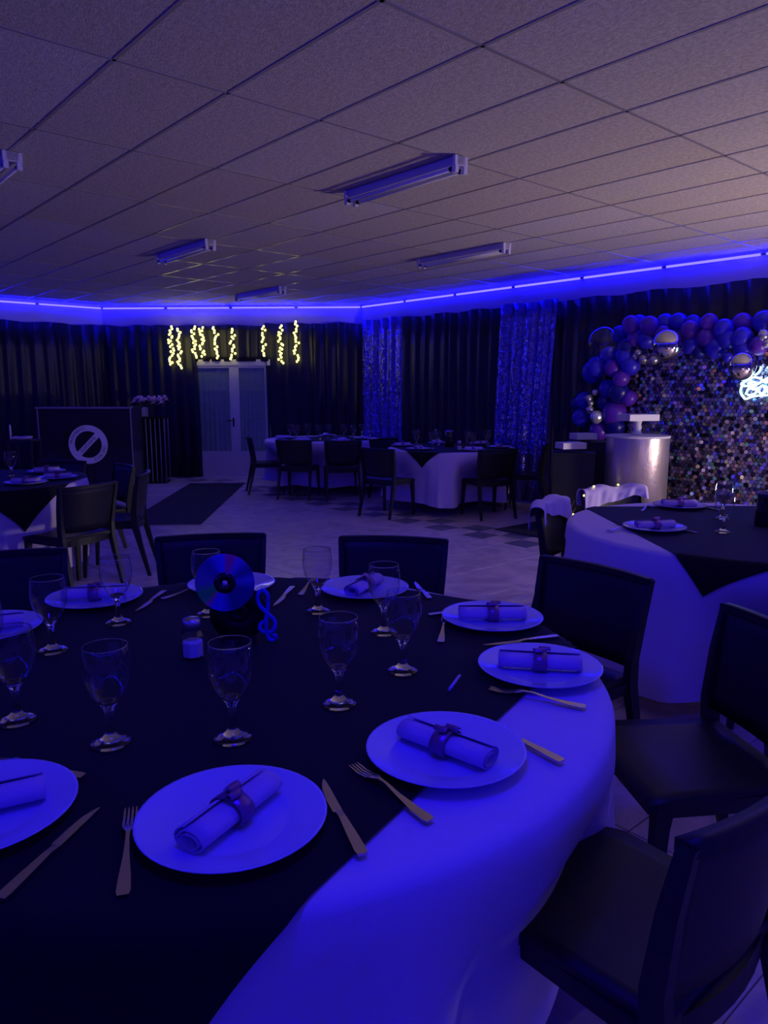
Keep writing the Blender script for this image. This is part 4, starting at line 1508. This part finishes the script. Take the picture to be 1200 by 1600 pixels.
# local x runs right along the wall, local y towards the room
SW_W, SW_H = 2.45, 1.98
MB().box(0, SW_W, -0.035, -0.012, 0.02, SW_H).build('backing', M['black_gloss'], sw)
for x in (0.0, SW_W - 0.04):
    MB().box(x, x + 0.04, -0.06, -0.036, 0.0, SW_H + 0.02).build('post', M['black_plastic'], sw)
MB().box(0, SW_W, -0.06, -0.036, SW_H, SW_H + 0.03).build('top_bar', M['black_plastic'], sw)
for x in (0.0, SW_W - 0.04):
    MB().box(x, x + 0.04, -0.20, 0.0, 0.0, 0.03).build('foot', M['black_plastic'], sw)
dm = MB()
cols = []
rnd = random.Random(77)
step = 0.043
ny = int(SW_H / (step * 0.87))
for j in range(ny):
    for i in range(int(SW_W / step)):
        x = (i + 0.5 + 0.5 * (j % 2)) * step
        z = 0.05 + j * step * 0.87
        if x > SW_W - 0.02:
            continue
        r_ = step * 0.50
        tx, tz = rnd.gauss(0, 0.22), rnd.gauss(0, 0.22)
        b = len(dm.v)
        for q in range(8):
            a = 2 * PI * q / 8
            dx, dz = r_ * math.cos(a), r_ * math.sin(a)
            dm.v.append((x + dx, 0.004 + dx * tx + dz * tz + rnd.uniform(0, 0.001), z + dz))
        dm.face(range(b, b + 8))
        h_ = rnd.random()
        if h_ < 0.52:
            c = (0.32, 0.27, 0.44)
        elif h_ < 0.76:
            c = (0.07, 0.06, 0.11)
        elif h_ < 0.82:
            c = (0.30, 0.45, 0.75)
        elif h_ < 0.87:
            c = (0.75, 0.42, 0.60)
        elif h_ < 0.91:
            c = (0.30, 0.75, 0.60)
        elif h_ < 0.945:
            c = (0.90, 0.80, 0.55)
        elif h_ < 0.975:
            c = (0.90, 0.45, 0.32)
        else:
            c = (0.95, 0.95, 1.0)
        cols.append(c)
me = dm.mesh('shimmer_discs', M['shimmer'])
ca = me.color_attributes.new('Col', 'FLOAT_COLOR', 'CORNER')
li = 0
buf = []
for c in cols:
    for q in range(8):
        buf += [c[0], c[1], c[2], 1.0]
ca.data.foreach_set('color', buf)
tag(link('shimmer_discs', me, sw), kind='stuff')

ns = thing('neon_sign', 'white blue neon script sign glowing on the shimmer wall at picture edge', 'neon sign')
ns.matrix_basis = Matrix.Translation(uv(0, SVW - 0.06)) @ Matrix(((-D1.x, -D2.x, 0, 0), (-D1.y, -D2.y, 0, 0), (0, 0, 1, 0), (0, 0, 0, 1)))


def neon(name, pts, r_=0.0085):
    """pts given as (u, z) on the wall"""
    MB().tube(catmull([(-u, 0.0, z) for u, z in pts], 7), r_, 8).build(name, M['neon'], ns)


# first line: swash letter
neon('upper_letter', [(3.330, 1.604), (3.265, 1.612), (3.200, 1.622), (3.150, 1.612), (3.128, 1.590), (3.150, 1.562), (3.205, 1.545), (3.270, 1.536), (3.310, 1.540), (3.322, 1.562), (3.285, 1.585), (3.230, 1.600)])
neon('upper_stroke', [(3.198, 1.640), (3.165, 1.668), (3.148, 1.700), (3.146, 1.725)])
neon('upper_second_letter', [(3.085, 1.712), (3.060, 1.722), (3.030, 1.700), (3.040, 1.650), (3.075, 1.610), (3.110, 1.590), (3.080, 1.570), (3.03, 1.60)])
# second line: B and o, then the underline
neon('lower_letter_stem', [(3.226, 1.572), (3.240, 1.530), (3.260, 1.490), (3.272, 1.455)])
neon('lower_letter_bowl', [(3.262, 1.560), (3.215, 1.578), (3.180, 1.562), (3.192, 1.532), (3.235, 1.512), (3.185, 1.505), (3.170, 1.478), (3.200, 1.455), (3.255, 1.448)])
neon('lower_second_letter', [(3.110, 1.545), (3.140, 1.525), (3.148, 1.490), (3.130, 1.465), (3.102, 1.470), (3.090, 1.500), (3.100, 1.535), (3.075, 1.525)])
neon('lower_third_letter', [(3.040, 1.540), (3.062, 1.515), (3.060, 1.480), (3.035, 1.466), (3.012, 1.490), (3.015, 1.530), (2.985, 1.58), (2.985, 1.47)])
neon('underline_swash', [(3.300, 1.560), (3.322, 1.520), (3.322, 1.470), (3.296, 1.430), (3.268, 1.408), (3.225, 1.425), (3.160, 1.440), (3.060, 1.447), (2.90, 1.450), (2.72, 1.458), (2.60, 1.47)])
MB().box(-3.36, -2.55, -0.020, -0.014, 1.38, 1.75).build('backing_plate', M['thin_glass'], ns)

ball_cache = {}


def ball_mesh(kind, m):
    if kind in ball_cache:
        return ball_cache[kind]
    pr = []
    n = 16 if kind != 'disco' else 12
    for k_ in range(n + 1):
        a = -PI / 2 + PI * k_ / n
        r_ = math.cos(a)
        z = math.sin(a) * (1.0 if a > 0 else 1.12)
        pr.append((max(r_, 0.002), z))
    if kind == 'teardrop':
        pr = [(0.05, -1.28), (0.07, -1.24), (0.03, -1.20)] + [(p if p[1] > -1.1 else (max(p[0], 0.04), p[1])) for p in pr]
    mb = MB().lathe(pr, 24 if kind != 'disco' else 16, smooth=(kind != 'disco'))
    ball_cache[kind] = mb.mesh('balloon', m)
    return ball_cache[kind]


BAL = [('P', 2.73, 8.367, 2.211, 0.099), ('B', 2.84, 8.424, 2.23, 0.093), ('P', 2.877, 8.199, 2.183, 0.104), ('B', 3.044, 8.189, 2.216, 0.097), ('B', 3.14, 8.079, 2.213, 0.096), ('P', 2.791, 8.377, 2.067, 0.092), ('B', 2.682, 8.605, 2.125, 0.095), ('T', 2.521, 8.608, 2.018, 0.197), ('B', 2.471, 8.849, 1.715, 0.128), ('P', 2.596, 8.522, 1.743, 0.095), ('P', 2.675, 8.431, 1.627, 0.094), ('B', 2.458, 8.68, 1.762, 0.111), ('B', 2.611, 8.688, 1.871, 0.118), ('N', 2.669, 8.479, 1.477, 0.117), ('B', 2.607, 8.692, 1.514, 0.104), ('B', 2.401, 8.928, 1.378, 0.1), ('B', 2.379, 8.954, 1.172, 0.108), ('P', 2.673, 8.616, 1.236, 0.141), ('P', 2.768, 8.413, 1.407, 0.086), ('S', 2.458, 8.681, 1.47, 0.037), ('S', 2.403, 8.743, 1.403, 0.045), ('S', 2.422, 8.721, 1.344, 0.037), ('S', 2.419, 8.725, 1.269, 0.049), ('D', 2.479, 8.657, 1.19, 0.075), ('P', 2.547, 8.762, 1.028, 0.114), ('N', 2.69, 8.597, 1.081, 0.104), ('S', 2.799, 8.289, 1.903, 0.042), ('S', 2.775, 8.316, 1.862, 0.035), ('S', 2.847, 8.233, 1.831, 0.053), ('S', 2.926, 8.142, 1.821, 0.049), ('C', 2.933, 7.799, 1.963, 0.152), ('B', 2.756, 8.393, 1.775, 0.108), ('B', 2.71, 8.445, 1.875, 0.108), ('N', 2.725, 8.441, 1.966, 0.1), ('P', 2.983, 8.077, 2.093, 0.082), ('P', 3.177, 7.854, 2.116, 0.093), ('B', 3.247, 7.956, 2.196, 0.081), ('P', 3.306, 7.704, 2.18, 0.085), ('P', 3.296, 7.716, 2.028, 0.092), ('B', 3.408, 7.587, 2.107, 0.096), ('P', 3.582, 7.57, 2.162, 0.096), ('B', 3.715, 7.418, 2.167, 0.1), ('B', 3.214, 7.888, 1.969, 0.094), ('B', 3.38, 7.681, 1.93, 0.104), ('B', 3.439, 7.552, 1.998, 0.09), ('B', 3.533, 7.444, 2.01, 0.101), ('B', 3.543, 7.432, 1.892, 0.082), ('P', 3.638, 7.323, 1.923, 0.087), ('B', 3.447, 7.542, 1.829, 0.051), ('S', 3.557, 7.081, 2.008, 0.048), ('S', 3.58, 7.054, 1.931, 0.036), ('C', 3.444, 7.211, 1.73, 0.129), ('N', 3.281, 7.842, 1.894, 0.074), ('N', 2.326, 9.016, 1.339, 0.07), ('N', 3.146, 7.985, 2.06, 0.081), ('N', 2.586, 8.716, 1.344, 0.097), ('B', 2.875, 8.271, 2.046, 0.098), ('B', 3.131, 8.012, 1.929, 0.075), ('P', 3.802, 7.317, 2.134, 0.099), ('B', 3.778, 7.162, 1.973, 0.091), ('B', 3.885, 7.121, 2.076, 0.09), ('P', 3.884, 7.04, 1.918, 0.084)]
NM = {'B': ('balloon', 'balB', 'blue balloon'), 'P': ('balloon', 'balP', 'purple balloon'), 'N': ('balloon', 'balN', 'dark navy balloon'), 'S': ('balloon', 'balS', 'small silver balloon'),
      'C': ('foil_balloon', 'chrome', 'mirror silver foil balloon'), 'T': ('bubble_balloon', 'bubble', 'large clear bubble balloon'), 'D': ('disco_ball', 'mirror_tile', 'small mirrored disco ball')}
CNT = {}
ORD = ['first', 'second', 'third', 'fourth', 'fifth', 'sixth', 'seventh', 'eighth', 'ninth', 'tenth']
meshes = {}
for c in NM:
    meshes[c] = None
groups = {}
for e in BAL:
    c = e[0]
    # region of the arch
    uu = e[1] * D1.x + e[2] * D1.y
    if uu < 2.98:
        reg = 'beyond the right picture edge'
    elif uu > 4.35 and e[3] < 1.60:
        reg = 'low on the left leg of the arch'
    elif uu > 4.30 and e[3] < 2.05:
        reg = 'half way up the left leg of the arch'
    elif e[3] >= 2.09:
        reg = 'along the top of the arch'
    else:
        reg = 'on the underside of the arch'
    groups.setdefault((c, reg), []).append((e, uu))
for (c, reg), lst in groups.items():
    nm, mk, lb = NM[c]
    lst.sort(key=lambda t: -t[1])
    for i, (e, uu) in enumerate(lst):
        if len(lst) == 1:
            lab = '%s %s' % (lb, reg)
        else:
            lab = '%s %s, %s from the left' % (lb, reg, ORD[i])
        if c == 'T':
            lab = 'large clear bubble balloon at the upper left bend of the arch'
        if c == 'D':
            lab = 'small mirrored disco ball among silver balloons low on the arch'
        if meshes[c] is None:
            kind = {'B': 'tB', 'P': 'tP', 'N': 'tN', 'S': 'tS', 'C': 'round', 'T': 'clear', 'D': 'disco'}[c]
            meshes[c] = ball_mesh(kind, M[mk]).copy() if False else ball_mesh(kind, M[mk])
        r_ = e[4]
        o = link(nm, meshes[c], None, (e[1], e[2], e[3]))
        rn = random.Random(int(e[1] * 1000) + int(e[3] * 100))
        o.scale = (r_, r_, r_) if c in 'CTD' else (r_, r_, r_ * 1.02)
        o.rotation_euler = (rn.uniform(-0.6, 0.6), rn.uniform(-0.6, 0.6), rn.uniform(0, 6.28)) if c not in 'CTD' else (0, 0, 0)
        tag(o, lab, 'disco ball' if c == 'D' else 'balloon', 'balloons of the arch')
